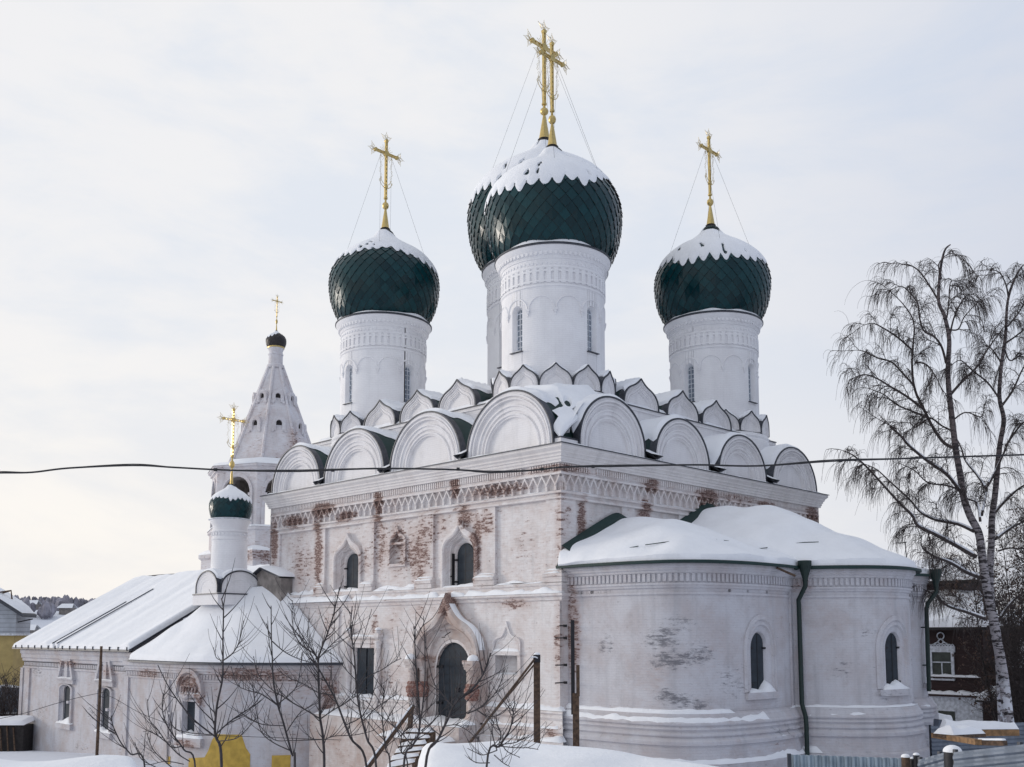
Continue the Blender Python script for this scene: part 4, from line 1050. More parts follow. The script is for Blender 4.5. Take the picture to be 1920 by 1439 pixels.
nest2(w, cpm, sw, 1.95, [(1.0, 2.2, 3.25, 0, .0), (1.0, 2.2, 3.25, 0, .24), (.86, 2.2, 3.08, 0, .26), (.82, 2.2, 3.02, 0, .12), (.70, 2.2, 2.9, 0, .16), (.66, 2.2, 2.84, 0, .06), (.5, 2.15, 2.7, 0, .06)])
for dx in (-.52, -.26, 0, .26, .52):
    nest2(w, cpm, sw+dx*.85, 2.1, [(.15, 2.3, 2.5, 0, .05), (.15, 2.3, 2.5, 0, .22), (.10, 2.28, 2.43, 0, .22), (.08, 2.26, 2.4, 0, .1)], n=10)
w.tube([cpm(sw-.15, 1.98, .25), cpm(sw, 1.86, .28), cpm(sw+.15, 1.98, .25)], .12, 8)
wo = w.build('window', M_chap, ch, smooth=35)
s_ = M(); s_.box((sw-.41, .02, -.2), (sw+.41, 1.7, -.14), mp=cpm)
for k in range(1, 5): s_.box((sw-.4, .02+k*.34, -.14), (sw+.4, .035+k*.34, -.13), mp=cpm)
s_.build('shutter', M_shut, wo, smooth=0)
sn = M(); ledge(sn, cpm, sw-1.0, sw+1.0, -.015, -.2, .24, .2, seed=3); ledge(sn, cpm, sw-.85, sw+.85, 2.085, .0, .2, .06, seed=4); sn.build('snow', M_snow, wo)
w = M(); c2_ = CP.near(-4.45, 22.6)     # blind narrow niche
for lo, hi in (((c2_-.28, -.2, 0), (c2_-.18, 1.0, .07)), ((c2_+.18, -.2, 0), (c2_+.28, 1.0, .07)), ((c2_-.3, 1.0, 0), (c2_+.3, 1.1, .1)), ((c2_-.3, -.3, 0), (c2_+.3, -.2, .12))): w.box(lo, hi, mp=cpm)
wo = w.build('niche', M_chap, ch, smooth=0)
# ochre painted patches low on the wall
def patch(pts, parent, name='painted_patch'):
    m_ = M(); pts = sorted(pts); k = 16
    def topz(s):
        for (a, za), (b, zb_) in zip(pts, pts[1:]):
            if a <= s <= b: return za+(zb_-za)*(s-a)/max(b-a, 1e-6)
        return pts[-1][1]
    a, b = pts[0][0], pts[-1][0]
    for nn in (.015,):
        m_.grid([[cpm(a+(b-a)*i/k, z, nn) for i in range(k+1)] for z in (-3,)]+[[cpm(a+(b-a)*i/k, topz(a+(b-a)*i/k), nn) for i in range(k+1)]]+[[cpm(a+(b-a)*i/k, topz(a+(b-a)*i/k), .0) for i in range(k+1)]])
    return m_.build(name, M_yel, parent, smooth=0)
def patch_old(pts, parent, name='painted_patch'):
    m_ = M(); out = [cpm(s, z, .012) for s, z in pts]; m_.face(*[m_.add(p) for p in out]); m_.face(*[m_.add(p+(cpm(pts[0][0], 0, 0)-cpm(pts[0][0], 0, .01))) for p in out][::-1]); return m_.build(name, M_yel, parent, smooth=0, recalc=False)
def pxwall(px):      # arc position on the chapel wall seen at photo column px
    best = None
    for i in range(400):
        s = CL*i/399; p = CP.at(s, 0, 0); dx, dy = p.x-CX, p.y-CY; lat = Q*dx-Q*dy; d = Q*dx+Q*dy
        e = abs(960+F_PX*lat/(d*math.cos(PITCH))-px)
        if best is None or e < best[0]: best = (e, s, d)
    return best[1], best[2]
def pz(py, d): return at(960, py, d).z
for pts in ([(313, 1419), (328, 1419)], [(362, 1422), (396, 1420), (399, 1396), (405, 1386), (410, 1377), (461, 1378), (466, 1400), (476, 1415)], [(515, 1417), (550, 1416)]):
    P = []
    for x, y in pts:
        s, d = pxwall(x); P.append((s, pz(y, d)))
    patch(P, ch)
# roof
E_ = Path2([[(-.0, 13.75), (-2.2, 15.1), (-4.1, 17.4), (-4.8, 20.0), (-4.9, 22)], [(-4.9, 22), (-4.8, 26.3)]])
def croof(u, v):
    e = E_.at(E_.L*u); 
    T = [Vector((.0, 18.7, 7.05)), Vector((-.4, 20.2, 7.2)), Vector((-1.1, 21.8, 7.1)), Vector((-1.5, 22.6, 6.95))]
    t = u*3; i = min(int(t), 2); tp = T[i].lerp(T[i+1], t-i)
    p = Vector((e.x, e.y, 3.56)).lerp(tp, v); p.z -= .35*math.sin(PI*v)*(.6-.3*u)
    return p
rf = M(); rf.grid([[croof(i/40, j/16) for i in range(41)] for j in range(17)])
rf.grid([[croof(i/40, 0)+Vector((0, 0, -a)) for i in range(41)] for a in (0, .09)])
rfo = rf.build('roof', M_edge, ch, recalc=False)
sn = M(); snow_on(sn, lambda u, v: croof(.0+u, .008+.992*v), 90, 44, .22, (.015, .01), (.05, 0), rough=.25, ns=.7, vert=.3, seed=6)
def cfill(u, v):      # drift against the cathedral wall and behind the cupola
    p = croof(u, 1); return p.lerp(Vector((1.6, 21.8+2.5*u, 7.6)), v)
snow_on(sn, cfill, 20, 10, .22, (0, 0), (0, 0), seed=8)
sn.build('roof_snow', M_snow, ch)
sn = M(); ledge(sn, L, 13.2, 19.6, 6.45, .0, .45, .24, seed=13, rough=.3); sn.build('snow_drift', M_snow, ch)
# little gabled dormer beside the cathedral corner
gb = M(); X0 = -.55
pts = [(21.55, 6.4), (21.55, 7.75), (20.2, 8.28), (18.5, 7.80), (18.5, 6.4)]
a_ = [gb.add((X0, y, z)) for y, z in pts]; b_ = [gb.add((.1 if y < 20.4 else 2.2, y, z)) for y, z in pts]
gb.face(*a_); 
for i in range(4): gb.face(a_[i], a_[i+1], b_[i+1], b_[i])
gb.build('dormer', M_inner, ch, smooth=0)
rf = M()
for (y0, z0), (y1, z1) in (((21.75, 7.68), (20.2, 8.33)), ((20.2, 8.33), (18.3, 7.78))):
    rf.quad((X0-.25, y0, z0), (X0-.25, y1, z1), (2.2, y1, z1), (2.2, y0, z0)); rf.quad((X0-.25, y0, z0-.06), (X0-.25, y1, z1-.06), (2.2, y1, z1-.06), (2.2, y0, z0-.06)); rf.quad((X0-.25, y0, z0), (X0-.25, y1, z1), (X0-.25, y1, z1-.06), (X0-.25, y0, z0-.06))
ro = rf.build('dormer_roof', M_edge, ch, smooth=0)
sn = M()
def gr_(u, v):
    y = 21.75-3.45*u; z = 7.68+(8.33-7.68)*u/.449 if u < .449 else 8.33-(8.33-7.78)*(u-.449)/.551
    return Vector((X0-.22+2.6*v, y, z))
snow_on(sn, gr_, 30, 8, .15, (.05, .05), (.05, 0), seed=9); sn.build('snow', M_snow, ro)
# cupola
cx, cy = -1.5, 22.0
b_ = M(); b_.box((cx-1.3, cy-1.3, 6.4), (cx+1.3, cy+1.3, 7.0)); b_.build('cupola_base', M_zak, ch, smooth=0)
for mp_, c in ((mpL(cx-1.22), cy), (mpR(cy-1.22), cx)):
    tr = M(); tr.box((c-1.3, 6.92, -.2), (c+1.3, 6.98, .12), mp=mp_); tr.build('cupola_flashing', M_edge, ch, smooth=0)
    gable(ch, mp_, c, 1.08, 7.0, 8.1, .0, 1.0, 0, 'zakomara', .2, .8, .10, .12, hs=.25, seed=c)
dr = M(); z0 = 10.85
prof = [(.92, 7.3), (.92, 9.0), (.90, 9.75), (.94, 9.78), (.94, 9.85), (.88, 9.88), (.88, 10.15), (.93, 10.2), (.93, 10.27), (.88, 10.3), (.88, 10.5), (.94, 10.6), (1.0, 10.72), (1.05, 10.8), (1.05, 10.88), (.5, 10.9)]
dr.lathe((cx, cy), prof, 48)
for i in range(28):
    mp_ = mpC(cx, cy, .9, 0); s = 2*PI*.9*i/28; dr.box((s-.05, 10.0, -.02), (s+.05, 10.14, .04), mp=mp_)
do = dr.build('drum', M_clean, ch, smooth=35)
f_ = M(); f_.lathe((cx, cy), [(1.04, 10.82), (1.12, 10.84), (1.12, 10.88), (.9, 10.93)], 48); f_.build('rim_flashing', M_frame, do)
dome(cx, cy, 11.55, 1.10, 26, .30, lambda a: .04*math.cos(2*a), ch, cross=.78, phase=.2, thk=.10)

# ================= LONG LOW WING (refectory) =================
rp = Vector((-4, 34, gz(-4, 34)))
rt = empty('refectory_wing', rp, 'long single-storey white wing with a large plain snow-covered gable roof, left of the chapel', 'building')
XF = -4.25; F2 = mpL(XF); YA, YB = 26.4, 42.6
W2 = [(35.45, .48, -.3, 1.9), (30.05, .48, -.45, 1.95)]
w = M()
wall(w, F2, YA, YB, -4, 3.6, [dict(c=c, half=h, zb=a, zs=b-.25, zt=b, keel=0) for c, h, a, b in W2], ds=.8)
wall(w, lambda s, z, n: Vector((s, YB+n, z)), XF, 10, -4.5, 3.6, (), ds=2)
w.face(*[w.add(p) for p in ((XF, YB, 3.6), (3, YB, 8.3), (10.2, YB, 3.6))]); w.face(*[w.add(p) for p in ((XF, YA+.1, 3.4), (3, YA+.1, 8.3), (10.2, YA+.1, 3.4))])
wall(w, lambda s, z, n: Vector((s, YA+.1-n, z)), XF, 10, -2, 3.6, (), ds=2)
band(w, F2, YA, YB, [(0, 2.75), (.06, 2.8), (.06, 2.9), (0, 2.93), (.0, 3.2), (.1, 3.26), (.1, 3.4), (.18, 3.46), (.18, 3.65), (.26, 3.75), (.26, 3.95), (0, 4.0)], seg=20)
n = int((YB-YA)/.24)
for i in range(n): w.box((YA+i*.24, 2.95, -.02), (YA+i*.24+.15, 3.17, .05), mp=F2)
for a in (YA+1.0, YB-1.3): w.box((a, -4, -.05), (a+.9, 2.8, .10), mp=F2)
w.box((YB-.35, -4, -.05), (YB+.1, 2.8, .16), mp=F2)
w.build('wall', M_chap, rt, smooth=30)
for c, h, a, b in W2:
    w = M()
    nest2(w, F2, c, a, [(.98, b-.2, b+.1, 0, .0), (.98, b-.2, b+.1, 0, .12), (.82, b-.2, b+.05, 0, .15), (.78, b-.2, b+.04, 0, .04), (.66, b-.22, b+.02, 0, .07), (.6, b-.24, b, 0, -.0), (.48, b-.25, b, 0, -.13)], fill=False)
    w.box((c-1.15, b+.12, -.02), (c+1.15, b+.36, .16), mp=F2); w.box((c-1.25, b+.36, -.02), (c+1.25, b+.44, .26), mp=F2); w.box((c-1.1, a-.3, -.02), (c+1.1, a, .2), mp=F2)
    for sg in (-1, 1):     # leaning pediment sides
        P = []
        for s, z in ((c+sg*1.05, b+.46), (c+sg*.62, b+1.45)):
            for ds_ in (-.12, .12):
                for nn in (-.02, .2): P.append(w.add(F2(s+ds_, z, nn)))
        w.face(P[0], P[1], P[3], P[2]); w.face(P[4], P[5], P[7], P[6]); w.face(P[0], P[4], P[5], P[1]); w.face(P[2], P[3], P[7], P[6]); w.face(P[1], P[5], P[7], P[3]); w.face(P[0], P[2], P[6], P[4])
    w.box((c-.2, b+.46, -.02), (c+.2, b+1.45, .14), mp=F2); w.box((c-.75, b+1.45, -.02), (c+.75, b+1.55, .2), mp=F2)
    for k in range(2): w.box((c+.55-(k*1.35), a+1.2, .1), (c+.8-(k*1.35), a+1.35, .24), mp=F2)
    wo = w.build('window', M_chap, rt, smooth=30)
    s_ = M(); nest2(s_, F2, c, a, [(.5, b-.25, b, 0, -.12), (.5, b-.25, b, 0, -.09)]); s_.box((c-.48, a+.4, -.09), (c-.3, a+.47, .0), mp=F2); s_.build('shutter', M_shut, wo, smooth=0)
    sn = M(); ledge(sn, F2, c-1.05, c+1.05, a+.005, -.25, .22, .22, seed=c); ledge(sn, F2, c-1.2, c+1.2, b+.445, .0, .26, .05, seed=c+2); sn.build('snow', M_snow, wo)
# roof
YE = 43.4
def rroof(u, v):
    ylo = 26.3; p = Vector((-4.75+7.75*v, YE-(YE-ylo)*u-.5*v*(1-u), 4.10+4.6*v)); return p
rf = M()
rf.grid([[rroof(i/20, j/8) for i in range(21)] for j in range(9)]); rf.grid([[rroof(i/20, j/8)+Vector((0, 0, -.1)) for i in range(21)] for j in range(9)])
rf.quad((3, 42.9, 8.7), (3, 20.6, 8.7), (10.75, 20.6, 4.1), (10.75, 43.4, 4.1))
rf.quad((-.8, 26.3, 6.4), (3, 26.3, 8.7), (3, 20.6, 8.7), (-.8, 22.5, 6.6))
rf.grid([[rroof(i/20, 0)+Vector((0, 0, -a)) for i in range(21)] for a in (0, .12)]); rf.grid([[rroof(a, j/8)+Vector((0, 0, -b)) for j in range(9)] for a, b in ((0, 0), (0, .12))]); rf.grid([[rroof(1, j/8)+Vector((0, 0, -b)) for j in range(9)] for b in (0, .12)])
ro = rf.build('roof', M_edge, rt, recalc=False, smooth=0)
sb = M()
for i in range(16): sb.box((-4.80, 26.5+i*1.08, 4.04), (-4.6, 26.53+i*1.08, 4.24))
sb.build('eave_clips', M_edge, ro, smooth=0)
for u0, v1 in ((.405, .56), (.445, .74)):
    sb = M(); sb.tube([rroof(u0, v1*i/12)+Vector((-.10, 0, .27)) for i in range(13)], .032, 4); sb.build('roof_seam', M_edge, ro, smooth=0)
SLOT = [(.455, .0, .62), (.50, .0, .80)]
def snowr(u, v):
    p = rroof(u, v); h = .24
    h += .10*nz(p.y*.35, p.x*.12, 4)+.10*nz(p.y*.9, p.x*.10, 7)
    return p, h
sn = M(); rows = []
NU, NV = 440, 60
for j in range(NV+1):
    r = []
    for i in range(NU+1):
        u, v = i/NU, j/NV; p, h = snowr(u, v)
        t = h*ease(u, .012)*ease(1-u, .012)*ease(v, .03)
        uu = .33 - 0
        for u0, v1 in ((.405, .56), (.445, .74)):
            if v < v1: t *= min(1, max(0, abs(u-u0)-.004)/.005)
        t -= .11*math.exp(-((u-.36-.03*v)/.020)**2)*(v < .8)*(t > .1)
        n = Vector((-.5, 0, .86)); r.append(p+n*(t-.012)+Vector((0, 0, 0)))
    rows.append(r)
sn.grid(rows)
snow_on(sn, lambda u, v: Vector((3.0+7.75*v, 20.6+22.3*(1-u), 8.72-4.6*v)), 20, 6, .22, (.02, 0), (0, .02), seed=3)
snow_on(sn, lambda u, v: Vector((-.9+3.95*v, 26.6-6.0*u, 6.42+2.3*v)), 20, 12, .22, (0, 0), (0, 0), seed=5)
sn.build('roof_snow', M_snow, rt)

# ================= BELL TOWER =================
TD = 79.0
tc_ = at(504, 1190, TD); TX, TY0 = tc_.x, tc_.y
bt = empty('bell_tower', (TX, TY0, gz(TX, TY0)), 'tall white tent-roofed bell tower with a small black onion dome standing behind the church', 'tower')
def zt_(py): return at(518, py, TD).z
def octa(r, z, ph=225): return [Vector((TX+r*math.cos(R_(ph+45*i)), TY0+r*math.sin(R_(ph+45*i)), z)) for i in range(8)]
scl_ = (TD/math.cos(PITCH))/F_PX*1.02
ro_ = 112*scl_
z_oct0, z_oct1 = zt_(1030), zt_(893)
b_ = M(); hb = 125*scl_/1.414*1.02
def sq(h, z): return [Vector((TX+a*h, TY0+b*h, z)) for a, b in ((-1, -1), (1, -1), (1, 1), (-1, 1))]
rows = [sq(hb, gz(TX, TY0)-2), sq(hb, zt_(1052)), sq(hb+.15, zt_(1048)), sq(hb+.15, zt_(1042)), sq(hb-.2, zt_(1040)), sq(hb-.2, zt_(1034))]
b_.grid(rows, close=True); b_.face(*[b_.add(p) for p in sq(hb-.2, zt_(1034))])
# parapet band of the octagon
rows = [octa(ro_*1.02, zt_(1040)), octa(ro_*1.02, zt_(1006)), octa(ro_*1.05, zt_(1004)), octa(ro_*1.05, zt_(999)), octa(ro_*.9, zt_(998))]
b_.grid(rows, close=True)
b_.build('base', M_tower, bt, smooth=20)
# octagon with real arched openings
zo0, zo1 = zt_(1000), z_oct1
oc = M(); oi = M(); P8 = octa(ro_, 0)
side = (P8[1]-P8[0]).length; oh = side*.33; zsp = zt_(938); ztp = zsp+oh
for i in range(8):
    a, b = P8[i], P8[(i+1) % 8]; t = (b-a).normalized(); nn_ = Vector((t.y, -t.x, 0)); 
    if nn_.dot(a-Vector((TX, TY0, 0))) < 0: nn_ = -nn_
    mp_ = lambda s, z, n, a=a, t=t, nn_=nn_: a+t*s+nn_*n+Vector((0, 0, z))
    o = dict(c=side/2, half=oh, zb=zo0, zs=zsp, zt=ztp, keel=0)
    wall(oc, mp_, 0, side, zo0, zo1, [o], ds=1); wall(oi, mp_, .35, side-.35, zo0, zo1, [o], ds=1, n=-.9)
    nest2(oc, mp_, side/2, zo0, [(oh*1.22, zsp, ztp+oh*.22, 0, 0), (oh*1.22, zsp, ztp+oh*.22, 0, .08), (oh*1.02, zsp, ztp+.03, 0, .08), (oh, zsp, ztp, 0, .0), (oh, zsp, ztp, 0, -.1)], fill=False); nest2(oi, mp_, side/2, zo0, [(oh, zsp, ztp, 0, -.1), (oh, zsp, ztp, 0, -.9)], fill=False)
    for s in (side/2-oh, side/2+oh): oc.box((s-.12, zsp-.25, -.9), (s+.12, zsp-.05, .1), mp=mp_)
rows = [octa(ro_, zo1-.25), octa(ro_*1.03, zo1-.2), octa(ro_*1.03, zo1-.05), octa(ro_*1.07, zo1+.05), octa(ro_*1.07, zo1+.2), octa(ro_*.8, zo1+.3)]
oc.grid(rows, close=True)
oc.face(*[oc.add(p) for p in octa(ro_*.95, zo0+.02)]); oc.face(*[oc.add(p) for p in octa(ro_*.95, zo1-.1)])
oi.face(*[oi.add(p) for p in octa(ro_*.94, zo1-.12)])
oc.build('belfry', M_tower, bt, smooth=20); oi.build('belfry_interior', M_inner, bt, smooth=20)  # inner faces take the darker plaster, so their shade is painted in
bl = M()
for dx, dy in ((-1.6, .6), (.8, -1.0)):
    bl.lathe((TX+dx, TY0+dy), [(0, zsp+.3), (.2, zsp+.3), (.4, zsp), (.5, zsp-.6), (.75, zsp-1.0), (.7, zsp-1.0), (0, zsp-.5)], 16)
for i in (0, 2): bl.tube([octa(ro_*.8, zsp+.3)[i], octa(ro_*.8, zsp+.3)[i+4]], .15, 4)
bl.build('bell', M_iron, bt)
te = M(); z0 = zt_(884); z1 = zt_(690)
rr0, rr1 = 86*scl_, 14*scl_
def tent_r(z): t = (z-z0)/(z1-z0); return rr0+(rr1-rr0)*t
rows = [octa(ro_*1.0, zo1+.25), octa(rr0*1.02, z0)]
for k in range(13): z = z0+(z1-z0)*k/12; rows.append(octa(tent_r(z), z+.01))
te.grid(rows, close=True)
for i in range(8):     # rounded ribs on the edges
    te.tube([octa(tent_r(z), z)[i] for z in (z0, z1)], .13, 6)
te.build('tent_roof', M_tower, bt, smooth=20)
for zz, sz in ((zt_(806), 1.0), (zt_(752), .85)):
    for i in range(8):
        w = M(); r = tent_r(zz)*math.cos(R_(22.5)); a = R_(225+22.5+45*i); c = Vector((TX+r*math.cos(a), TY0+r*math.sin(a), zz)); t = Vector((-math.sin(a), math.cos(a), 0)); o_ = Vector((math.cos(a), math.sin(a), 0))
        mp_ = lambda s, z, n, c=c, t=t, o_=o_: c+t*s+o_*(n-.05)+Vector((0, 0, z))
        nest2(w, mp_, 0, -.55*sz, [(.52*sz, .1, .62*sz, 0, -.5), (.52*sz, .1, .62*sz, 0, .28), (.4*sz, .1, .48*sz, 0, .30), (.24*sz, .05, .32*sz, 0, .28), (.22*sz, .05, .3*sz, 0, -.3)], fill=False, n=14)
        for sg in (-1, 1): w.box((sg*.5*sz-.1, -.65*sz, -.4), (sg*.5*sz+.1, -.45*sz, .35), mp=mp_)
        wo = w.build('tent_window', M_tower, bt, smooth=30)
        w = M(); nest2(w, mp_, 0, -.5*sz, [(.24*sz, .05, .32*sz, 0, .05), (.235*sz, .05, .31*sz, 0, .08)], n=14); w.build('opening', M_dark, wo, smooth=30)
sn = M(); ru = [octa(ro_*1.08, zo1+.2), octa(ro_*1.06, zo1+.36), octa(ro_*.98, zo1+.5), octa(rr0*1.03, z0+.25), octa(rr0*.99, z0+.5)]
sn.grid(ru, close=True)
sn.grid([octa(ro_*1.06, zt_(999)), octa(ro_*1.05, zt_(999)+.12), octa(ro_*.99, zt_(999)+.15)], close=True)
sn.grid([sq(hb+.16, zt_(1042)), sq(hb+.1, zt_(1042)+.16), sq(hb-.3, zt_(1042)+.4)], close=True)
sn.build('ledge_snow', M_snow, bt, smooth=60)
nk = M(); k = scl_
nk.lathe((TX, TY0), [(16*k, zt_(692)), (16.5*k, zt_(689)), (16*k, zt_(686)), (13.2*k, zt_(684)), (13*k, zt_(668)), (14*k, zt_(667)), (14*k, zt_(665)), (12.6*k, zt_(664)), (12.6*k, zt_(660)), (15*k, zt_(655)), (15*k, zt_(653)), (2*k, zt_(652))], 32)
nk.build('neck', M_tower, bt, smooth=40)
nk = M(); nk.lathe((TX, TY0), [(15.5*k, zt_(654.5)), (16*k, zt_(653)), (15.5*k, zt_(651.5)), (10*k, zt_(651))], 32); nk.build('gold_ring', M_gold, bt)
dzc = zt_(640.5); dR = 19*k
dome(TX, TY0, dzc, dR, 16, .55, lambda a: .38*math.cos(a-az(330)), bt, mat=M_bdome, cross=.5)

# ================= LEFT EDGE =================
hp = at(-40, 1300, 72); hz = gz(hp.x, hp.y)
hs = empty('ochre_house', (hp.x, hp.y, hz), 'two-storey house, ochre below and pale boards above, at the left edge', 'house')
dirx = Vector((Q, -Q, 0)); diry = Vector((Q, Q, 0))
def hb_(a, b, z): return hp*1+dirx*a+diry*b+Vector((0, 0, z-hp.z))
PXM = 72/F_PX
e0 = (22+40)*PXM      # right wall corner
zz_ = lambda py: at(0, py, 72).z
def obox(m_, a0, a1, b0, b1, z0, z1, fn=hb_):
    P = [m_.add(fn(a, b, z)) for a in (a0, a1) for b in (b0, b1) for z in (z0, z1)]
    for q in ((0, 1, 3, 2), (4, 6, 7, 5), (0, 4, 5, 1), (2, 3, 7, 6), (0, 2, 6, 4), (1, 5, 7, 3)): m_.face(*[P[i] for i in q])
w = M(); obox(w, -6, e0-.05, 0, 2, hz-1, zz_(1192)); w.build('lower_wall', M_redp, hs, smooth=0)
w = M(); a0, a1 = -6, e0+.05
obox(w, a0, a1, -.06, 2.1, zz_(1190), zz_(1145))
pk = (a0+a1)/2; zpk = zz_(1145)+(a1-pk)*.62
w.face(*[w.add(hb_(a, -.06, z)) for a, z in ((a0, zz_(1145)), (pk, zpk), (a1, zz_(1145)))]); w.build('upper_wall', M_bluewood, hs, smooth=0)
w = M(); obox(w, a0-.1, a1+.15, -.25, 2.2, zz_(1192), zz_(1188)); w.build('string_course', M_frame, hs, smooth=0)
w = M(); ov = .85
for sg in (-1, 1):
    ea = pk+sg*((a1-pk)+ov); ze = zz_(1145)-ov*.62+.05
    P = [hb_(pk, -.9, zpk+.2), hb_(ea, -.9, ze+.2), hb_(ea, 1.2, ze+.2), hb_(pk, 2.6, zpk+.2)]; D_ = [p-Vector((0, 0, .22)) for p in P]
    w.quad(*P); w.quad(*D_); w.quad(P[0], P[1], D_[1], D_[0]); w.quad(P[1], P[2], D_[2], D_[1])
ro = w.build('roof', M_edge, hs, smooth=0)
sn = M()
for sg in (-1, 1):
    ea = pk+sg*((a1-pk)+ov-.1); ze = zz_(1145)-ov*.62+.1
    snow_on(sn, lambda u, v: hb_(pk, -.8, zpk+.22).lerp(hb_(ea, -.8, ze+.22), u)+diry*1.9*v, 10, 10, .28, (0, .06), (.03, .03), seed=sg)
sn.build('snow', M_snow, ro)
w = M(); w.tube([hb_(e0-.2, -.3, zz_(1125)), hb_(e0-.3, -.3, zz_(1108)), hb_(e0-1.6, -.3, zz_(1113))], .06, 4); w.tube([hb_(e0-.9, -.3, zz_(1113)), hb_(e0-.3, -.3, zz_(1108))], .05, 4); w.build('ridge_bracket', M_wood, hs, smooth=0)
w = M(); w.tube([hb_(e0, .2, zz_(1167)), hb_(e0+1.1, .2, zz_(1161))], .04, 4); wo = w.build('wall_lamp', M_iron, hs, smooth=0)
# fence beyond
fp = at(20, 1300, 69); fz = gz(fp.x, fp.y)
fe = empty('sheet_fence', (fp.x, fp.y, fz), 'tall grey metal sheet fence with a snowy top beside the wing', 'fence')
fn = lambda a, b, z: fp+dirx*a+diry*b+Vector((0, 0, z-fp.z))
z69 = lambda py: at(0, py, 69).z
w = M(); obox(w, -3, 2.0, 0, .08, fz-1, z69(1290), fn)
for i in range(20): obox(w, -3+i*.25, -2.92+i*.25, -.03, 0, fz-1, z69(1290)-.02, fn)
w.build('sheet', M_zinc, fe, smooth=0)
for a in (-.45,): w = M(); obox(w, a-.1, a+.1, -.12, -.04, fz-1, z69(1287), fn); w.build('post', M_edge, fe, smooth=0)
w = M(); obox(w, -3, 2.0, -.06, -.03, z69(1345), z69(1339), fn); w.build('rail', M_edge, fe, smooth=0)
sn = M()
snow_on(sn, lambda u, v: fn(-3+5*u, -.06+.2*v, z69(1290)), 24, 4, .13, (.02, .02), (.3, .3), rough=.8); snow_on(sn, lambda u, v: fn(-3+5*u, -.13+.1*v, z69(1339)), 24, 4, .07, (.02, .02), (.3, .3), rough=.8)
sn.build('snow', M_snow, fe)
fp2 = at(5, 1380, 62); f2z = gz(fp2.x, fp2.y)
wp = empty('timber_stack', (fp2.x, fp2.y, f2z), 'dark stack of boards under a snow-covered sheet in front of the grey fence', 'timber stack')
fn2 = lambda a, b, z: fp2+dirx*a+diry*b+Vector((0, 0, z-fp2.z))
z62 = lambda py: at(0, py, 62).z
w = M(); obox(w, -2, 1.1, .3, 1.8, f2z-.5, z62(1362), fn2); w.build('heap', M_dark, wp, smooth=0)
w = M()
for i in range(7): w.tube([fn2(-1.6+i*.4, .0, f2z-.2), fn2(-1.9+i*.4, .25, z62(1364)+random.uniform(-.1, .1))], .05, 4)
w.build('board', M_wood, wp, smooth=0)
sn = M(); snow_on(sn, lambda u, v: fn2(-2.1+3.3*u, .1+1.8*v, z62(1361)+.25*v), 14, 8, .22, (.05, .05), (.06, .06), seed=4); sn.build('snow', M_snow, wp)
# ================= POSTS, WIRES, SHEDS, FENCES =================
def thing(m_, name, mat, label, cat, group=None, base=None, smooth=40, **k):
    """a thing that is one mesh: its origin is put at its base"""
    b = Vector(base) if base is not None else None
    o = m_.build(name, mat, None, smooth=smooth, **k)
    if b is not None:
        for v in o.data.vertices: v.co -= b
        o.location = b
    return tag(o, label, cat, group)
def fbox(m_, org, a0, a1, b0, b1, z0, z1):
    obox(m_, a0, a1, b0, b1, z0, z1, lambda a, b, z: Vector((org.x, org.y, 0))+dirx*a+diry*b+Vector((0, 0, z)))
# power cable
cpts = [(-60, 889), (0, 887), (60, 886), (130, 878), (250, 873), (330, 877), (430, 882), (560, 884), (700, 879), (850, 881), (920, 886), (1000, 882), (1060, 876), (1140, 875), (1300, 872), (1420, 874), (1560, 865), (1700, 860), (1920, 853), (1990, 850)]
pc = empty('power_cable', at(960, 880, 14), 'thick black twin power cable sagging across the whole view in front of the cornice', 'cable')
m_ = M(); m_.tube(catmull([at(x, y, 14) for x, y in cpts], 6), .0135, 6); m_.build('cable_strand', M_cable, pc)
m_ = M(); m_.tube(catmull([at(x, y-(2.5 if i % 3 == 1 else .5), 14.03) for i, (x, y) in enumerate(cpts)], 6), .006, 5); m_.build('cable_strand', M_cable, pc)
for x, y in ((404, 881), (624, 882), (859, 880), (1016, 880), (1112, 875), (1576, 864)):
    m_ = M(); c = at(x, y, 14); m_.tube([c-dirx*.022, c+dirx*.022], .024, 8); m_.build('cable_clip', M_cable, pc)
# pole on the left with its wires
p0 = at(190, 1212, 45); gzp = gz(p0.x, p0.y)
po_ = empty('wooden_pole', (p0.x, p0.y, gzp), 'thin brown wooden pole standing in front of the left wing wall', 'pole')
m_ = M(); m_.tube([(p0.x, p0.y, gzp-.3), (p0.x+.02, p0.y, 2), (p0.x, p0.y, p0.z)], [.075, .07, .06], 8); m_.build('shaft', M_wood, po_)
m_ = M(); cc = at(195, 1303, 44.9); m_.tube([cc+Vector((0, 0, .12*math.sin(a)))+dirx*.16*math.cos(a) for a in [i*.7 for i in range(20)]], .012, 4); m_.build('wire_coil', M_iron, po_)
for P, nm in (([(190, 1299), (140, 1310), (90, 1324), (44, 1338), (-20, 1352)], 'sagging thin wire running from the pole to the left edge'), ([(193, 1302), (215, 1310), (262, 1337), (310, 1356), (350, 1377), (420, 1380), (640, 1388)], 'thin wire running from the pole down past the chapel wall')):
    m_ = M(); m_.tube(catmull([at(x, y, 45-(i*.5 if x > 200 else 0)) for i, (x, y) in enumerate(P)], 4), .011, 4)
    thing(m_, 'wire', M_iron, nm, 'wire', base=at(190, 1300, 45))
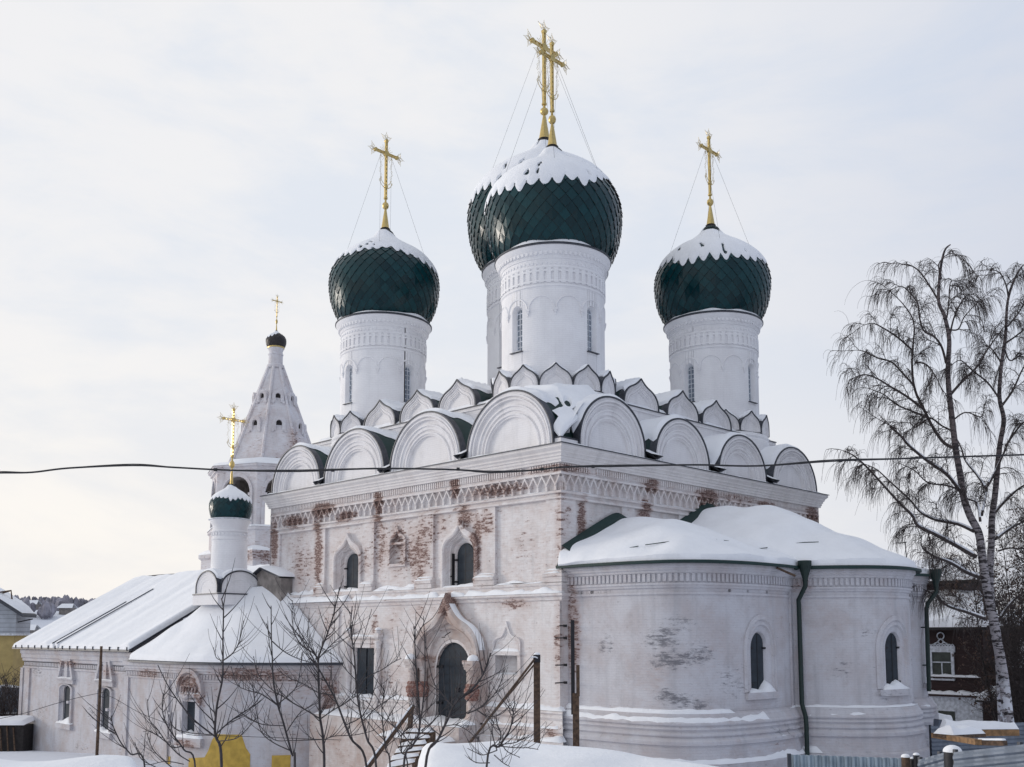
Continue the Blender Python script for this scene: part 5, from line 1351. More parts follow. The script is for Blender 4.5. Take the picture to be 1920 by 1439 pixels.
# rust-brown post with braces
p1 = at(1006.5, 1228, 30); g1 = gz(p1.x, p1.y)
bp = empty('braced_post', (p1.x, p1.y, g1), 'square rust-brown post with slanting braces in front of the corner wall', 'post')
m_ = M(); w_ = .095; fbox(m_, p1, -w_, w_, -w_, w_, g1-.3, p1.z); m_.build('post', M_woodp if False else M_wood, bp, smooth=0)
m_ = M(); fbox(m_, p1, -w_-.01, w_+.01, -w_-.01, w_+.01, p1.z-.22, p1.z+.0); m_.build('cap_band', M_iron, bp, smooth=0)
for A, B, r, dd in (((1001, 1238), (880, 1395), .035, .0), ((1002, 1246), (905, 1362), .025, .1)):
    m_ = M(); a, b = at(*A, 30-.12), at(*B, 27.5+dd); e = b+(b-a)*.6; m_.tube([a, e], r, 5); m_.build('brace', M_wood, bp)
m_ = M(); a, b = at(1000, 1250, 29.9), at(965, 1400, 29); m_.tube([a, b], .008, 3); m_.build('stay_wire', M_iron, bp)
m_ = M(); m_.tube([at(994, 1233, 29.8), at(1003, 1232, 29.85), at(1008, 1234, 29.9)], .02, 4); mounds(m_, p1, (.1, .1), .07); m_.build('snow', M_snow, bp)
p2 = at(1077, 1250, 33.5); g2 = gz(p2.x, p2.y)
pp = empty('split_post', (p2.x, p2.y, g2), 'old post of one dark and one brown board against the apse corner', 'post')
m_ = M(); fbox(m_, at(1074, 1250, 33.5), -.06, .06, -.05, .05, at(1074, 1340, 33.5).z, at(1074, 1163, 33.5).z); m_.build('dark_board', M_iron, pp, smooth=0)
m_ = M(); q = at(1079, 1250, 33.4); fbox(m_, q, -.10, .11, -.05, .03, g2-.4, at(1079, 1300, 33.4).z); fbox(m_, q, .02, .13, -.06, -.04, at(1079, 1300, 33.4).z-.1, at(1084, 1247, 33.4).z); m_.build('brown_board', M_wood, pp, smooth=0)
# shed roof, centre foreground
def lump_roof(name, label, P, th, wallz, seed, rim=True):
    c = sum(P, Vector())/4; b = Vector((c.x, c.y, gz(c.x, c.y))); sh = empty(name, b, label, 'shed')
    f = lambda u, v: P[0].lerp(P[1], u).lerp(P[3].lerp(P[2], u), v)
    m_ = M()
    top = [f(u, v) for u, v in ((0, 0), (1, 0), (1, 1), (0, 1))]; ins = [f(u, v) for u, v in ((.03, .06), (.98, .06), (.98, .95), (.03, .95))]
    m_.quad(*[p for p in top]); m_.quad(*[p-Vector((0, 0, .12)) for p in top])
    for i in range(4): a, b_ = top[i], top[(i+1) % 4]; m_.quad(a, b_, b_-Vector((0, 0, .12)), a-Vector((0, 0, .12)))
    m_.build('roof', M_edge, sh, smooth=0)
    m_ = M()
    for i in range(4): a, b_ = ins[i], ins[(i+1) % 4]; m_.quad(a-Vector((0, 0, .1)), b_-Vector((0, 0, .1)), Vector((b_.x, b_.y, gz(b_.x, b_.y)-.4)), Vector((a.x, a.y, gz(a.x, a.y)-.4)))
    m_.build('wall', M_zinc, sh, smooth=0)
    m_ = M(); snow_on(m_, f, 80, 40, th, (.06, .05), (.12, .10), rough=.42, ns=.55, seed=seed, vert=.8, lift=.01); m_.build('snow', M_snow, sh, smooth=80)
    return sh
lump_roof('snowy_shed', 'low shed under a thick rounded snow blanket, bottom centre in front of the church door', [at(785, 1425, 20.2), at(1560, 1500, 16.2), at(1560, 1620, 12.5), at(775, 1500, 16.5)], .48, 0, 12)
A_ = at(-260, 1440, 16.5); 
lump_roof('snowy_shed', 'shed roof buried in smooth snow at the bottom left corner', [at(-260, 1436, 16.6), at(262, 1468, 15.6), at(300, 1640, 11.5), at(-260, 1560, 12)], .34, 0, 31)
# light corrugated fence
c0 = at(1480, 1416, 22); gg = gz(c0.x, c0.y)
cf = empty('corrugated_fence', (c0.x, c0.y, gg), 'light blue-grey corrugated metal fence panel below the apse', 'fence')
m_ = M(); A, B = at(1481, 1415, 22), at(1692, 1422, 21.2); n = 60; rows = []
tt = (B-A).normalized(); nn_ = Vector((tt.y, -tt.x, 0)).normalized()
for z in (0, 1): rows.append([A.lerp(B, i/n)*1+nn_*(.03*(1 if (i//2) % 2 else -1))+Vector((0, 0, 0 if z == 0 else -2.6)) for i in range(n+1)])
m_.grid(rows); m_.build('sheet', M_zincl, cf, smooth=0)
m_ = M(); m_.tube([A+Vector((-.04, 0, .02)), A+Vector((-.04, 0, -2.6))], .05, 4); m_.build('edge_post', M_edge, cf)
posts = [(1698, 1420, .085, 21), (1711, 1423, .05, 21.1), (1786, 1410, .16, 19.5), (1718, 1416, .06, 20.9)]
pl = ['stubby brown wooden post with a snow cap beside the light corrugated fence', 'thin dark post right beside the brown snow-capped post', 'thickest dark round post with a snow cap between the ribbed sheets', 'dark leaning stake at the left end of the ribbed sheet']
for (x, y, r, d), lb in zip(posts, pl):
    b = at(x, y, d); bz = gz(b.x, b.y); e = empty('fence_post', (b.x, b.y, bz), lb, 'post')
    m_ = M(); m_.tube([(b.x, b.y, bz-.3), b], r, 12); m_.build('shaft', M_wood if x < 1705 else M_iron, e)
    m_ = M(); mounds(m_, b, (r*1.1, r*1.1), r*.8, seed=x); m_.build('snow', M_snow, e)
def ribbed(name, label, A, B, h, mat, step=.16, snow=False):
    tt = (B-A); tt.z = 0; tt.normalize(); nn_ = Vector((-tt.y, tt.x, 0))
    if nn_.dot(Vector((CX, CY, 0))-A) < 0: nn_ = -nn_
    bz = gz(A.x, A.y); e = empty(name, (A.x, A.y, bz), label, 'fence'); m_ = M(); rows = []
    k = int(h/step*4)
    for j in range(k+1):
        q = (j % 4); off = (0, .0, .035, .035)[q]
        rows.append([A.lerp(B, i/10)+nn_*(off+.02*nz(i*.7, j*.02))-Vector((0, 0, h*j/k)) for i in range(11)])
    m_.grid(rows); m_.build('sheet', mat, e, smooth=0)
    for t in (.0, .62, 1.0): m2 = M(); p = A.lerp(B, t)-nn_*.06; m2.tube([p+Vector((0, 0, .05)), p-Vector((0, 0, h+1))], .05, 5); m2.build('post', M_edge, e)
    return e
ribbed('ribbed_fence', 'dark slate ribbed sheet fence in the bottom right corner right of the thick post', at(1788, 1411, 19.2), at(1990, 1388, 17.5), 2.2, M_zinc)
ribbed('ribbed_fence', 'short leaning ribbed sheet between the brown post and the thick dark post', at(1722, 1425, 20.6), at(1782, 1408, 20), 2.2, M_zinc)
ribbed('ribbed_fence', 'far low ribbed sheet fence behind the stacked beams and under the birch', at(1745, 1362, 40), at(1990, 1352, 40), 1.8, M_zinc)
# beams and planks under snow
def beam(A, B, w_, h_, mat, label, snow=.12, seed=0, name='timber_beam'):
    t = (B-A).normalized(); s_ = t.cross(Vector((0, 0, 1))).normalized(); u_ = s_.cross(t)
    e = empty(name, A-Vector((0, 0, 0)), label, 'beam', 'beams and planks stacked near the birch'); m_ = M()
    P = [p+s_*a*w_/2+u_*b*h_/2 for p in (A, B) for a in (-1, 1) for b in (-1, 1)]; I = [m_.add(p) for p in P]
    for q in ((0, 1, 3, 2), (4, 6, 7, 5), (0, 4, 5, 1), (2, 3, 7, 6), (0, 2, 6, 4), (1, 5, 7, 3)): m_.face(*[I[i] for i in q])
    m_.build('timber', mat, e, smooth=0)
    if snow:
        m_ = M(); snow_on(m_, lambda u, v: A.lerp(B, u)+s_*(v-.5)*w_*.98+u_*h_/2, 24, 6, snow, (.05, .05), (.3, .3), rough=.5, seed=seed); m_.build('snow', M_snow, e)
beam(at(1766, 1374, 37), at(1905, 1373, 37), .5, .22, M_woodp, 'snow-topped orange-brown beam reaching the birch trunk', .26, 1)
beam(at(1752, 1379, 34), at(1835, 1392, 31), .22, .16, M_woodp, 'bare orange-brown beam slanting down towards the fence', .0, 2)
beam(at(1835, 1393, 31.2), at(1885, 1394, 30.5), .22, .14, M_wood, 'short dark beam continuing the slanting bare beam', .04, 3)
beam(at(1768, 1381, 33), at(1830, 1378, 34), .7, .1, M_wood, 'wide plank with the thickest snow, in front of the long beam', .22, 5)
beam(at(1755, 1356, 42), at(1782, 1358, 42), .5, .3, M_zinc, 'small block with snow on top below the basement window', .2, 6, 'stacked_block')
# wooden stair by the door
sp0 = at(733, 1400, 38); st = empty('wooden_stair', (sp0.x, sp0.y, gz(sp0.x, sp0.y)), 'rough wooden stair with a slanting handrail below the church door', 'stair')
def board(A, B, w_, h_, mat, par, name, snow=0):
    t = (B-A).normalized(); s_ = t.cross(Vector((0, 0, 1)));
    if s_.length < .1: s_ = dirx.copy()
    s_.normalize(); u_ = s_.cross(t); m_ = M(); P = [p+s_*a*w_/2+u_*b*h_/2 for p in (A, B) for a in (-1, 1) for b in (-1, 1)]; I = [m_.add(p) for p in P]
    for q in ((0, 1, 3, 2), (4, 6, 7, 5), (0, 4, 5, 1), (2, 3, 7, 6), (0, 2, 6, 4), (1, 5, 7, 3)): m_.face(*[I[i] for i in q])
    o = m_.build(name, mat, par, smooth=0)
    if snow:
        m_ = M(); snow_on(m_, lambda u, v: A.lerp(B, u)+s_*(v-.5)*w_+u_*h_/2, 14, 5, snow, (.05, .05), (.3, .3), rough=.6, seed=A.x); m_.build('snow', M_snow, o)
board(at(775, 1325, 38.6), at(680, 1452, 36), .07, .17, M_wood, st, 'handrail', .04)
board(at(772, 1322, 38.6), at(768, 1372, 38.5), .14, .14, M_wood, st, 'post')
board(at(765, 1378, 38.4), at(726, 1450, 36.5), .08, .22, M_wood, st, 'stringer')
board(at(812, 1380, 38.0), at(775, 1440, 36), .08, .22, M_wood, st, 'stringer')
for i in range(6):
    t = i/5; A = at(765, 1380, 38.4).lerp(at(728, 1448, 36.6), t); B = at(812, 1381, 38.0).lerp(at(777, 1438, 36.1), t); board(A+Vector((0, 0, .12)), B+Vector((0, 0, .12)), .34, .05, M_wood, st, 'step', .12)
board(at(806, 1372, 38.2), at(806, 1440, 38.2), .4, .5, M_wood, st, 'side_board')

# ================= RED HOUSE ON THE RIGHT =================
RH = Vector((31.6, -1.5, gz(31.6, -1.5)))
rh_ = empty('log_house', RH, 'dark red wooden house on a white foundation with carved window and snowy roof, far right', 'house')
XH = 31.6; HF = mpL(XH)
def dz(py, y, x=XH):
    d = Q*(x-CX)+Q*(y-CY); return at(960, py, d).z
def ypx(px, x=XH):
    best = None
    for i in range(800):
        y = 8-30*i/800; dx, dy = x-CX, y-CY; e = abs(960+F_PX*(Q*dx-Q*dy)/((Q*dx+Q*dy)*math.cos(PITCH))-px)
        if best is None or e < best[0]: best = (e, y)
    return best[1]
y0, y1 = ypx(1700), ypx(1836); zf, ze = dz(1305, y1), dz(1180, y1)
w = M(); w.box((XH, y1, zf), (XH+8, y0, ze+.2)); w.build('log_wall', M_redwood, rh_, smooth=0)
w = M(); w.box((XH-.12, y1+.0, RH.z-2), (XH+8, y0, zf-.12)); w.build('foundation', M_frame, rh_, smooth=0)
w = M(); w.box((XH-.3, y1-.3, zf-.12), (XH-.0, y0, zf)); wo = w.build('drip_board', M_redwood, rh_, smooth=0)
sn = M(); ledge(sn, HF, y1-.2, y0, zf+.0, 0, .3, .16, seed=2); sn.build('snow', M_snow, wo)
w = M(); w.box((y1-.05, dz(1272, y1)-.06, -.02), (y0, dz(1272, y1)+.02, .14), mp=HF); wo = w.build('sill_board', M_redwood, rh_, smooth=0)
sn = M(); ledge(sn, HF, y1, y0, dz(1272, y1)+.02, 0, .15, .10, seed=5); sn.build('snow', M_snow, wo)
for sg in (y1, ): w = M(); w.box((sg-.2, zf, -.2), (sg+.25, ze, .08), mp=HF); w.build('corner_board', M_redwood, rh_, smooth=0)
ya, yb = ypx(1786), ypx(1742); za, zb_ = dz(1272, yb), dz(1223, yb); cw = (ya+yb)/2
w = M()
w.box((ya-.02, za-.1, -.02), (yb+.02, za, .12), mp=HF)
for a, b in ((ya-.02, ya+.14), (yb-.14, yb+.02)): w.box((a, za, -.02), (b, zb_, .1), mp=HF)
w.box((ya-.1, zb_, -.02), (yb+.1, zb_+.36, .1), mp=HF)
for i in range(9): w.tube([HF(ya-.05+(yb-ya+.1)*(i+k)/9, zb_+.36+.10*math.sin(PI*k), .06) for k in (0, .25, .5, .75, 1)], .035, 4)
for r_, zc_ in ((.14, zb_+.62), (.20, zb_+.95)): w.tube([HF(cw+r_*math.cos(a*PI/8), zc_+r_*math.sin(a*PI/8), .06) for a in range(17)], .035, 4)
w.tube([HF(cw-.5, zb_+.42, .06), HF(cw-.2, zb_+.58, .06), HF(cw, zb_+.8, .06), HF(cw+.2, zb_+.58, .06), HF(cw+.5, zb_+.42, .06)], .04, 4)
wo = w.build('window', M_frame, rh_, smooth=0)
w = M(); w.box((ya+.12, za, -.06), (yb-.12, zb_, .02), mp=HF); w.build('pane', M_glassd, wo, smooth=0)
w = M(); w.box((cw-.03, za, .02), (cw+.03, za+(zb_-za)*.62, .06), mp=HF); w.box((ya+.12, za+(zb_-za)*.62-.03, .02), (yb-.12, za+(zb_-za)*.62+.03, .06), mp=HF); w.build('muntin', M_frame, wo, smooth=0)
ya, yb = ypx(1785), ypx(1755); za, zb_ = dz(1353, ya), dz(1334, ya)
w = M(); w.box((ya, za, -.1), (yb, zb_, .16), mp=HF); wo = w.build('basement_window', M_glassd, rh_, smooth=0)
w = M(); w.box((ya-.08, zb_, -.1), (yb+.08, zb_+.08, .2), mp=HF); w.box((ya-.08, za-.1, -.1), (yb+.08, za, .2), mp=HF); w.build('frame', M_frame, wo, smooth=0)
sn = M(); ledge(sn, HF, ya-.3, yb+.3, za-.45, 0, .5, .3, seed=9); sn.build('drift', M_snow, wo)
# roofs
w = M(); ru = ze+.1
P = [Vector((XH-.8, y1-.7, ru)), Vector((XH-.8, y0+1, ru)), Vector((XH+4, y0+1, ru+2.0)), Vector((XH+4, y1+1.2, ru+2.0))]
w.quad(*P); w.quad(*[p-Vector((0, 0, .15)) for p in P]); w.quad(P[0], P[1], P[1]-Vector((0, 0, .15)), P[0]-Vector((0, 0, .15))); w.quad(P[0], P[3], P[3]-Vector((0, 0, .15)), P[0]-Vector((0, 0, .15)))
ro = w.build('roof', M_dark, rh_, smooth=0)
sn = M(); snow_on(sn, lambda u, v: P[0].lerp(P[1], u).lerp(P[3].lerp(P[2], u), v), 30, 16, .3, (.04, 0), (.05, 0), seed=8, rough=.4); sn.build('snow', M_snow, ro)
w = M(); yt = ypx(1800, XH+4); w.box((XH+4, yt, ru+1.0), (XH+10, y0+3, ru+3.0)); w.build('upper_wall', M_redwood, rh_, smooth=0)
P2 = [Vector((XH+3.2, yt-1.6, ru+2.9)), Vector((XH+3.2, y0+4, ru+2.9)), Vector((XH+7, y0+4, ru+4.3)), Vector((XH+7, yt+1, ru+4.3))]
w = M(); w.quad(*P2); w.quad(*[p-Vector((0, 0, .2)) for p in P2]); w.quad(P2[0], P2[1], P2[1]-Vector((0, 0, .2)), P2[0]-Vector((0, 0, .2))); w.quad(P2[0], P2[3], P2[3]-Vector((0, 0, .2)), P2[0]-Vector((0, 0, .2))); ro = w.build('upper_roof', M_dark, rh_, smooth=0)
sn = M(); snow_on(sn, lambda u, v: P2[0].lerp(P2[1], u).lerp(P2[3].lerp(P2[2], u), v), 20, 10, .25, (.04, 0), (.05, 0), seed=3); sn.build('snow', M_snow, ro)
# porch
ya, yb = ypx(1905, 30.5), ypx(1836, 30.5)
w = M(); w.box((30.6, ya, RH.z-2), (34, yb, dz(1312, yb, 30.5))); w.build('porch', M_redwood, rh_, smooth=0)
w = M(); y_, yy = ypx(1884, 30.5), ypx(1852, 30.5); w.box((30.5, y_, RH.z-1), (30.58, yy, dz(1322, yb, 30.5))); w.build('porch_door', M_dark, rh_, smooth=0)
w = M(); zp = dz(1313, yb, 30.4); P3 = [Vector((30.0, ypx(1880, 30), zp)), Vector((30.0, yb+.2, zp)), Vector((31.4, yb-.3, zp+.75)), Vector((31.4, ypx(1874, 31.4), zp+.75))]
w.quad(*P3); w.quad(*[p-Vector((0, 0, .1)) for p in P3]); w.quad(P3[0], P3[1], P3[1]-Vector((0, 0, .1)), P3[0]-Vector((0, 0, .1))); ro = w.build('porch_roof', M_dark, rh_, smooth=0)
sn = M(); snow_on(sn, lambda u, v: P3[0].lerp(P3[1], u).lerp(P3[3].lerp(P3[2], u), v), 14, 8, .16, (.04, .04), (.06, .04), seed=3); sn.build('snow', M_snow, ro)
b2 = Vector((33.5, -9, gz(33.5, -9)))
bn = empty('wooden_barn', b2, 'plain dark red boarded outbuilding with snow roof behind the birch trunk', 'shed')
w = M(); w.box((32.5, -16, b2.z-1), (38, y1-1.2, b2.z+4.4)); w.build('wall', M_redwood, bn, smooth=0)
w = M(); P4 = [Vector((32.0, -16.5, b2.z+4.4)), Vector((32.0, y1-1.0, b2.z+4.4)), Vector((35.5, y1-1.0, b2.z+6.1)), Vector((35.5, -16.5, b2.z+6.1))]; w.quad(*P4); w.quad(*[p-Vector((0, 0, .15)) for p in P4]); w.quad(P4[0], P4[1], P4[1]-Vector((0, 0, .15)), P4[0]-Vector((0, 0, .15))); ro = w.build('roof', M_dark, bn, smooth=0)
sn = M(); snow_on(sn, lambda u, v: P4[0].lerp(P4[1], u).lerp(P4[3].lerp(P4[2], u), v), 20, 10, .25, (.03, .03), (.05, .03), seed=3); sn.build('snow', M_snow, ro)
# roof aerial
ab = at(1702, 1100, 62); ae = M(); ae.tube([at(1705, 1105, 62), at(1697, 1017, 62)], .03, 5)
ae.tube([at(1684, 1019, 62), at(1700, 1017, 62)], .025, 4); ae.tube([at(1672, 1021, 62.5), at(1700, 1016, 61)], .012, 3)
for x in (1686, 1691, 1696): ae.tube([at(x-3, 1016, 62), at(x+3, 1021, 62)], .012, 3)
thing(ae, 'roof_aerial', M_iron, 'thin television aerial sticking up behind the apse roof', 'aerial', base=ab)

# ================= TREES =================
def rot_rand(d, ang):
    a = d.orthogonal().normalized(); b = d.cross(a); p = random.uniform(0, 2*PI)
    return (d*math.cos(ang)+(a*math.cos(p)+b*math.sin(p))*math.sin(ang)).normalized()
def strand(m_, p, d, ln, r0, r1, seg, grav, wob=.12, n=3, mat=0):
    pts = [p.copy()]; d = d.copy()
    for i in range(seg):
        d = (d+Vector((random.uniform(-wob, wob), random.uniform(-wob, wob), random.uniform(-wob, wob)-grav))).normalized()
        pts.append(pts[-1]+d*ln/seg)
    m_.tube(pts, [r0+(r1-r0)*i/seg for i in range(seg+1)], n, cap=False, m=mat); return pts
def Z6(pts): return [(1560+x/3.597, 440+y/3.597) for x, y in pts]
def Z7(pts): return [(1560+x/3.597, 800+y/3.597) for x, y in pts]
def birch(label, trunk, r0, r1, limbs, d0, seed, dens=1.0, base_ext=True, twl=1.0):
    random.seed(seed)
    T = [at(x, y, d0) for x, y in trunk]; b = Vector((T[0].x, T[0].y, gz(T[0].x, T[0].y)))
    if T[0].z > b.z+.3: T = [b-Vector((0, 0, .3))]+T
    e = empty('birch_tree', b, label, 'tree', 'birches on the right')
    T = catmull(T, 5); n = len(T)
    m_ = M(); m_.tube(T, [r0*(1-i/n)**.75+r1+(.16*math.exp(-i/2.2) if base_ext else 0) for i in range(n)], 10); m_.build('trunk', M_birch, e)
    cr = M(); sn = M()
    def hang(p, d, ln, k=1.0):
        for q in range(int(random.choice((1, 2, 2, 3))*k+.5)):
            dd = rot_rand(d, random.uniform(.3, 1.0)); strand(cr, p, dd, ln*random.uniform(.6, 1.4)*twl, .0080, .0042, 8, .40, .17, 3)
    def sub(p, d, ln, r):
        pts = strand(cr, p, d, ln, r, .011, 7, .055 if random.random() < .6 else .13, .16, 4)
        for i in range(1, len(pts)):
            dd = (pts[i]-pts[i-1]).normalized()
            if random.random() < .95*dens: hang(pts[i], dd, random.uniform(.7, 1.7))
            if random.random() < .40*dens:
                q = strand(cr, pts[i], rot_rand(dd, .8), ln*.45, .011, .007, 5, .14, .18, 3)
                for z in q[2:]: hang(z, dd, random.uniform(.4, 1.2), .8)
    for lb in limbs:
        pts2, r, dz_ = lb; k = len(pts2)
        P = catmull([at(x, y, d0+dz_*(i/(k-1))**1.2) for i, (x, y) in enumerate(pts2)], 5); n = len(P)
        cr.tube(P, [r*.75*(1-i/n)**.8+.012 for i in range(n)], 6, cap=False)
        if P[0].z < 12 and r > .06:      # snow lying along the lower limbs
            a_, b_ = 1, int(n*.55)
            if b_-a_ > 2: sn = M(); sn.tube([P[i]+Vector((0, 0, (r*(1-i/n)**.8+.014)*.75)) for i in range(a_, b_)], [max(.01, (r*(1-i/n)**.8)*.75*(1+.6*nz(i*.5, seed))) for i in range(a_, b_)], 6); sn.build('branch_snow', M_snow, e, recalc=False)
        L_ = sum((P[i+1]-P[i]).length for i in range(n-1)); step = .42; acc = 0
        for i in range(1, n):
            acc += (P[i]-P[i-1]).length
            t = i/n
            while acc > step and t > .12:
                acc -= step; d = (P[i]-P[i-1]).normalized(); s_ = rot_rand(d, random.uniform(.5, 1.1)); s_ = (s_+Vector((0, 0, .25))).normalized()
                sub(P[i], s_, random.uniform(.55, 1.35)*(1-.3*t), .013+.009*(1-t))
        sub(P[-1], (P[-1]-P[-2]).normalized(), 1.2, .014)
    cr.build('crown', M_bark, e, smooth=0, weld=False, recalc=False)
T1 = [(1895, 1395), (1884, 1290), (1874, 1225), (1868.6, 1200), (1861.6, 1158), (1849, 1095), (1841, 1039), (1835, 1000), (1818.6, 967), (1807, 933), (1800.5, 892), (1792, 842), (1783.8, 774), (1778, 718), (1778, 676), (1779.6, 635), (1771, 593), (1760, 565), (1763, 509), (1771, 471), (1782, 459)]
L1 = [(Z7([(970, 880), (830, 800), (700, 730), (580, 670), (540, 600), (440, 500), (250, 290), (150, 200), (80, 165)]), .11, -3),
      (Z7([(960, 710), (850, 660), (700, 630), (600, 580), (530, 500), (400, 380), (300, 290), (210, 250)]), .09, 2),
      (Z7([(880, 460), (780, 330), (640, 230), (520, 130), (460, 60), (390, 0)])+Z6([(430, 1310), (320, 1250)]), .09, -2),
      (Z7([(1000, 1020), (900, 980), (800, 920), (700, 880), (620, 830), (600, 780)]), .10, -2.5),
      (Z7([(1040, 1300), (900, 1250), (780, 1210), (700, 1140), (620, 1100)]), .09, -1.5),
      (Z6([(815, 1439), (750, 1400), (680, 1300), (620, 1180), (560, 1050), (540, 900), (545, 760), (555, 640), (540, 560), (480, 470), (400, 390)]), .09, 1.5),
      (Z6([(620, 1180), (500, 1090), (400, 1030), (300, 970), (220, 945), (160, 960)]), .06, -1.5),
      (Z6([(650, 1240), (560, 1200), (440, 1150), (350, 1080), (250, 1040)]), .055, 2.0),
      (Z6([(545, 1010), (480, 940), (400, 860), (300, 830), (220, 790), (170, 780)]), .05, 1.0),
      (Z6([(540, 780), (450, 700), (360, 640), (280, 600), (220, 610)]), .045, -1),
      (Z6([(770, 870), (740, 760), (690, 690), (620, 650), (590, 560), (580, 470), (530, 400), (470, 350), (400, 370)]), .06, -2),
      (Z6([(720, 450), (660, 350), (590, 250), (520, 205), (460, 200)]), .045, 1.2), (Z6([(790, 700), (830, 540), (900, 420), (960, 400)]), .05, 1.5), (Z6([(780, 640), (850, 640), (890, 560), (960, 480)]), .04, -1.5),
      (Z6([(800, 1080), (870, 1000), (980, 890), (1040, 790), (1110, 690), (1180, 600)]), .07, 1.5), (Z6([(820, 1330), (740, 1290), (660, 1240), (560, 1300), (520, 1250)]), .05, 2),
      (Z7([(940, 600), (880, 450), (780, 400), (650, 380), (560, 300), (480, 260)]), .05, -2), (Z7([(1000, 640), (980, 520), (920, 490), (870, 450)]), .07, 1), (Z6([(820, 1250), (900, 1200), (1000, 1230), (1020, 1200)]), .035, -1),
      (Z6([(775, 560), (790, 430), (800, 320), (850, 320)]), .035, 1), (Z6([(740, 300), (720, 200), (790, 130), (860, 150)]), .03, -.6), (Z6([(560, 860), (640, 880), (700, 960), (740, 1050)]), .04, -1)]
birch('tall weeping birch with snow-plastered lower trunk, nearest the red house', T1, .22, .02, L1, 45, 11, .88, twl=.8)
T2 = [(1872, 1215), (1859, 1134), (1856, 1078), (1859, 1017), (1860, 972), (1866, 925), (1871, 869), (1875.5, 829), (1882, 787), (1874, 746), (1877, 690), (1885, 635), (1889.5, 565), (1905, 518), (1918, 498)]
L2 = [(Z7([(1040, 420), (980, 330), (900, 230), (870, 140), (830, 60)]), .07, 1.5), (Z7([(1050, 400), (1110, 290), (1150, 200), (1240, 0)])+Z6([(1290, 1280)]), .08, -1), (Z7([(1090, 590), (1190, 480), (1290, 400), (1400, 360)]), .08, -1.5), (Z7([(1100, 760), (1200, 690), (1290, 640), (1400, 560)]), .08, 1),
      (Z7([(1120, 840), (1200, 820), (1290, 825), (1400, 800)]), .05, -1), (Z7([(1130, 1300), (1200, 1200), (1290, 1120), (1380, 1060)]), .08, -1), (Z7([(1010, 600), (1040, 450), (1050, 390)]), .08, 1),
      (Z6([(1130, 1110), (1050, 1000), (950, 920), (870, 850), (820, 870)]), .05, -1.5), (Z6([(1150, 1150), (1220, 1050), (1290, 900), (1360, 820)]), .06, 1), (Z6([(1170, 1430), (1230, 1340), (1290, 1270), (1380, 1200)]), .06, -1),
      (Z6([(1185, 620), (1250, 540), (1300, 470), (1380, 450)]), .04, 1), (Z6([(1190, 430), (1170, 330), (1120, 250), (1040, 240)]), .035, -1), (Z6([(1190, 400), (1240, 280), (1300, 200), (1380, 190)]), .04, .8), (Z6([(1150, 880), (1100, 800), (1060, 740), (1100, 640)]), .04, 1.5), (Z6([(1160, 740), (1220, 700), (1300, 640), (1370, 600)]), .05, -1), (Z6([(1160, 760), (1200, 850), (1280, 810), (1350, 800)]), .04, 1)]
birch('tall weeping birch standing just behind the first, cut by the right edge', T2, .17, .02, L2, 46.5, 12, .88, base_ext=False, twl=.8)
# bare bushes and young trees behind the birches, with some withered leaves
M_leaf = plain('withered_leaves', (.085, .045, .03), .8, 0, .4, 20)
def bush(px, d, hpx, wid, seed, label, dens=60, leaves=True):
    random.seed(seed); top = at(px, hpx, d); b = Vector((top.x, top.y, gz(top.x, top.y))); H = top.z-b.z
    e = empty('bare_tree', b, label, 'tree', 'bare trees behind the birches'); tr = M(); cr = M(); lf = M()
    for s in range(3):
        dv = rot_rand(Vector((0, 0, 1)), .12); pts = strand(tr, b-Vector((0, 0, .2)), dv, H*random.uniform(.8, 1), .09, .02, 10, -.03, .06, 5)
        for i in range(2, len(pts)):
            for q in range(dens//14):
                dd = rot_rand(Vector((0, 0, 1)), random.uniform(.4, 1.2)); p2 = strand(cr, pts[i], dd, wid*random.uniform(.5, 1.1)*(1.2-i/len(pts)*.6), .022, .008, 7, -.04, .16, 3)
                for z in p2[1:]:
                    for _ in range(2):
                        p3 = strand(cr, z, rot_rand(dd, random.uniform(.4, 1.1)), random.uniform(.4, 1.0), .010, .006, 4, -.03, .22, 3)
                        if leaves and random.random() < .5:
                            c = p3[-1]; a_ = rot_rand(Vector((0, 0, 1)), random.uniform(0, 1.5))*.07; b_ = a_.orthogonal().normalized()*.055
                            for o_ in range(2): c2_ = c+Vector((random.uniform(-.12, .12), random.uniform(-.12, .12), random.uniform(-.12, .05))); lf.quad(c2_-a_, c2_-b_, c2_+a_, c2_+b_)
    tr.build('trunk', M_bark, e); cr.build('crown', M_bark, e, smooth=0, weld=False, recalc=False)
    if lf.v: lf.build('withered_leaf', M_leaf, e, smooth=0, weld=False, recalc=False)['kind'] = 'stuff'
bush(1765, 66, 1035, 2.2, 3, 'low leafy bare tree behind the red house roof', 56)
bush(1812, 62, 1000, 2.2, 4, 'bare tree with withered leaves left of the birch trunks', 60)
bush(1893, 60, 960, 2.4, 5, 'dense dark bare tree right of the birch trunks', 80)
bush(1925, 52, 990, 2.2, 6, 'bare tree half out of view at the right edge', 80)
bush(1870, 54, 1090, 2.0, 8, 'short dense bare tree directly behind the birch trunks', 80)
bush(1907, 50, 1150, 1.8, 9, 'lowest dark thicket tree below the right edge branches', 80, False)
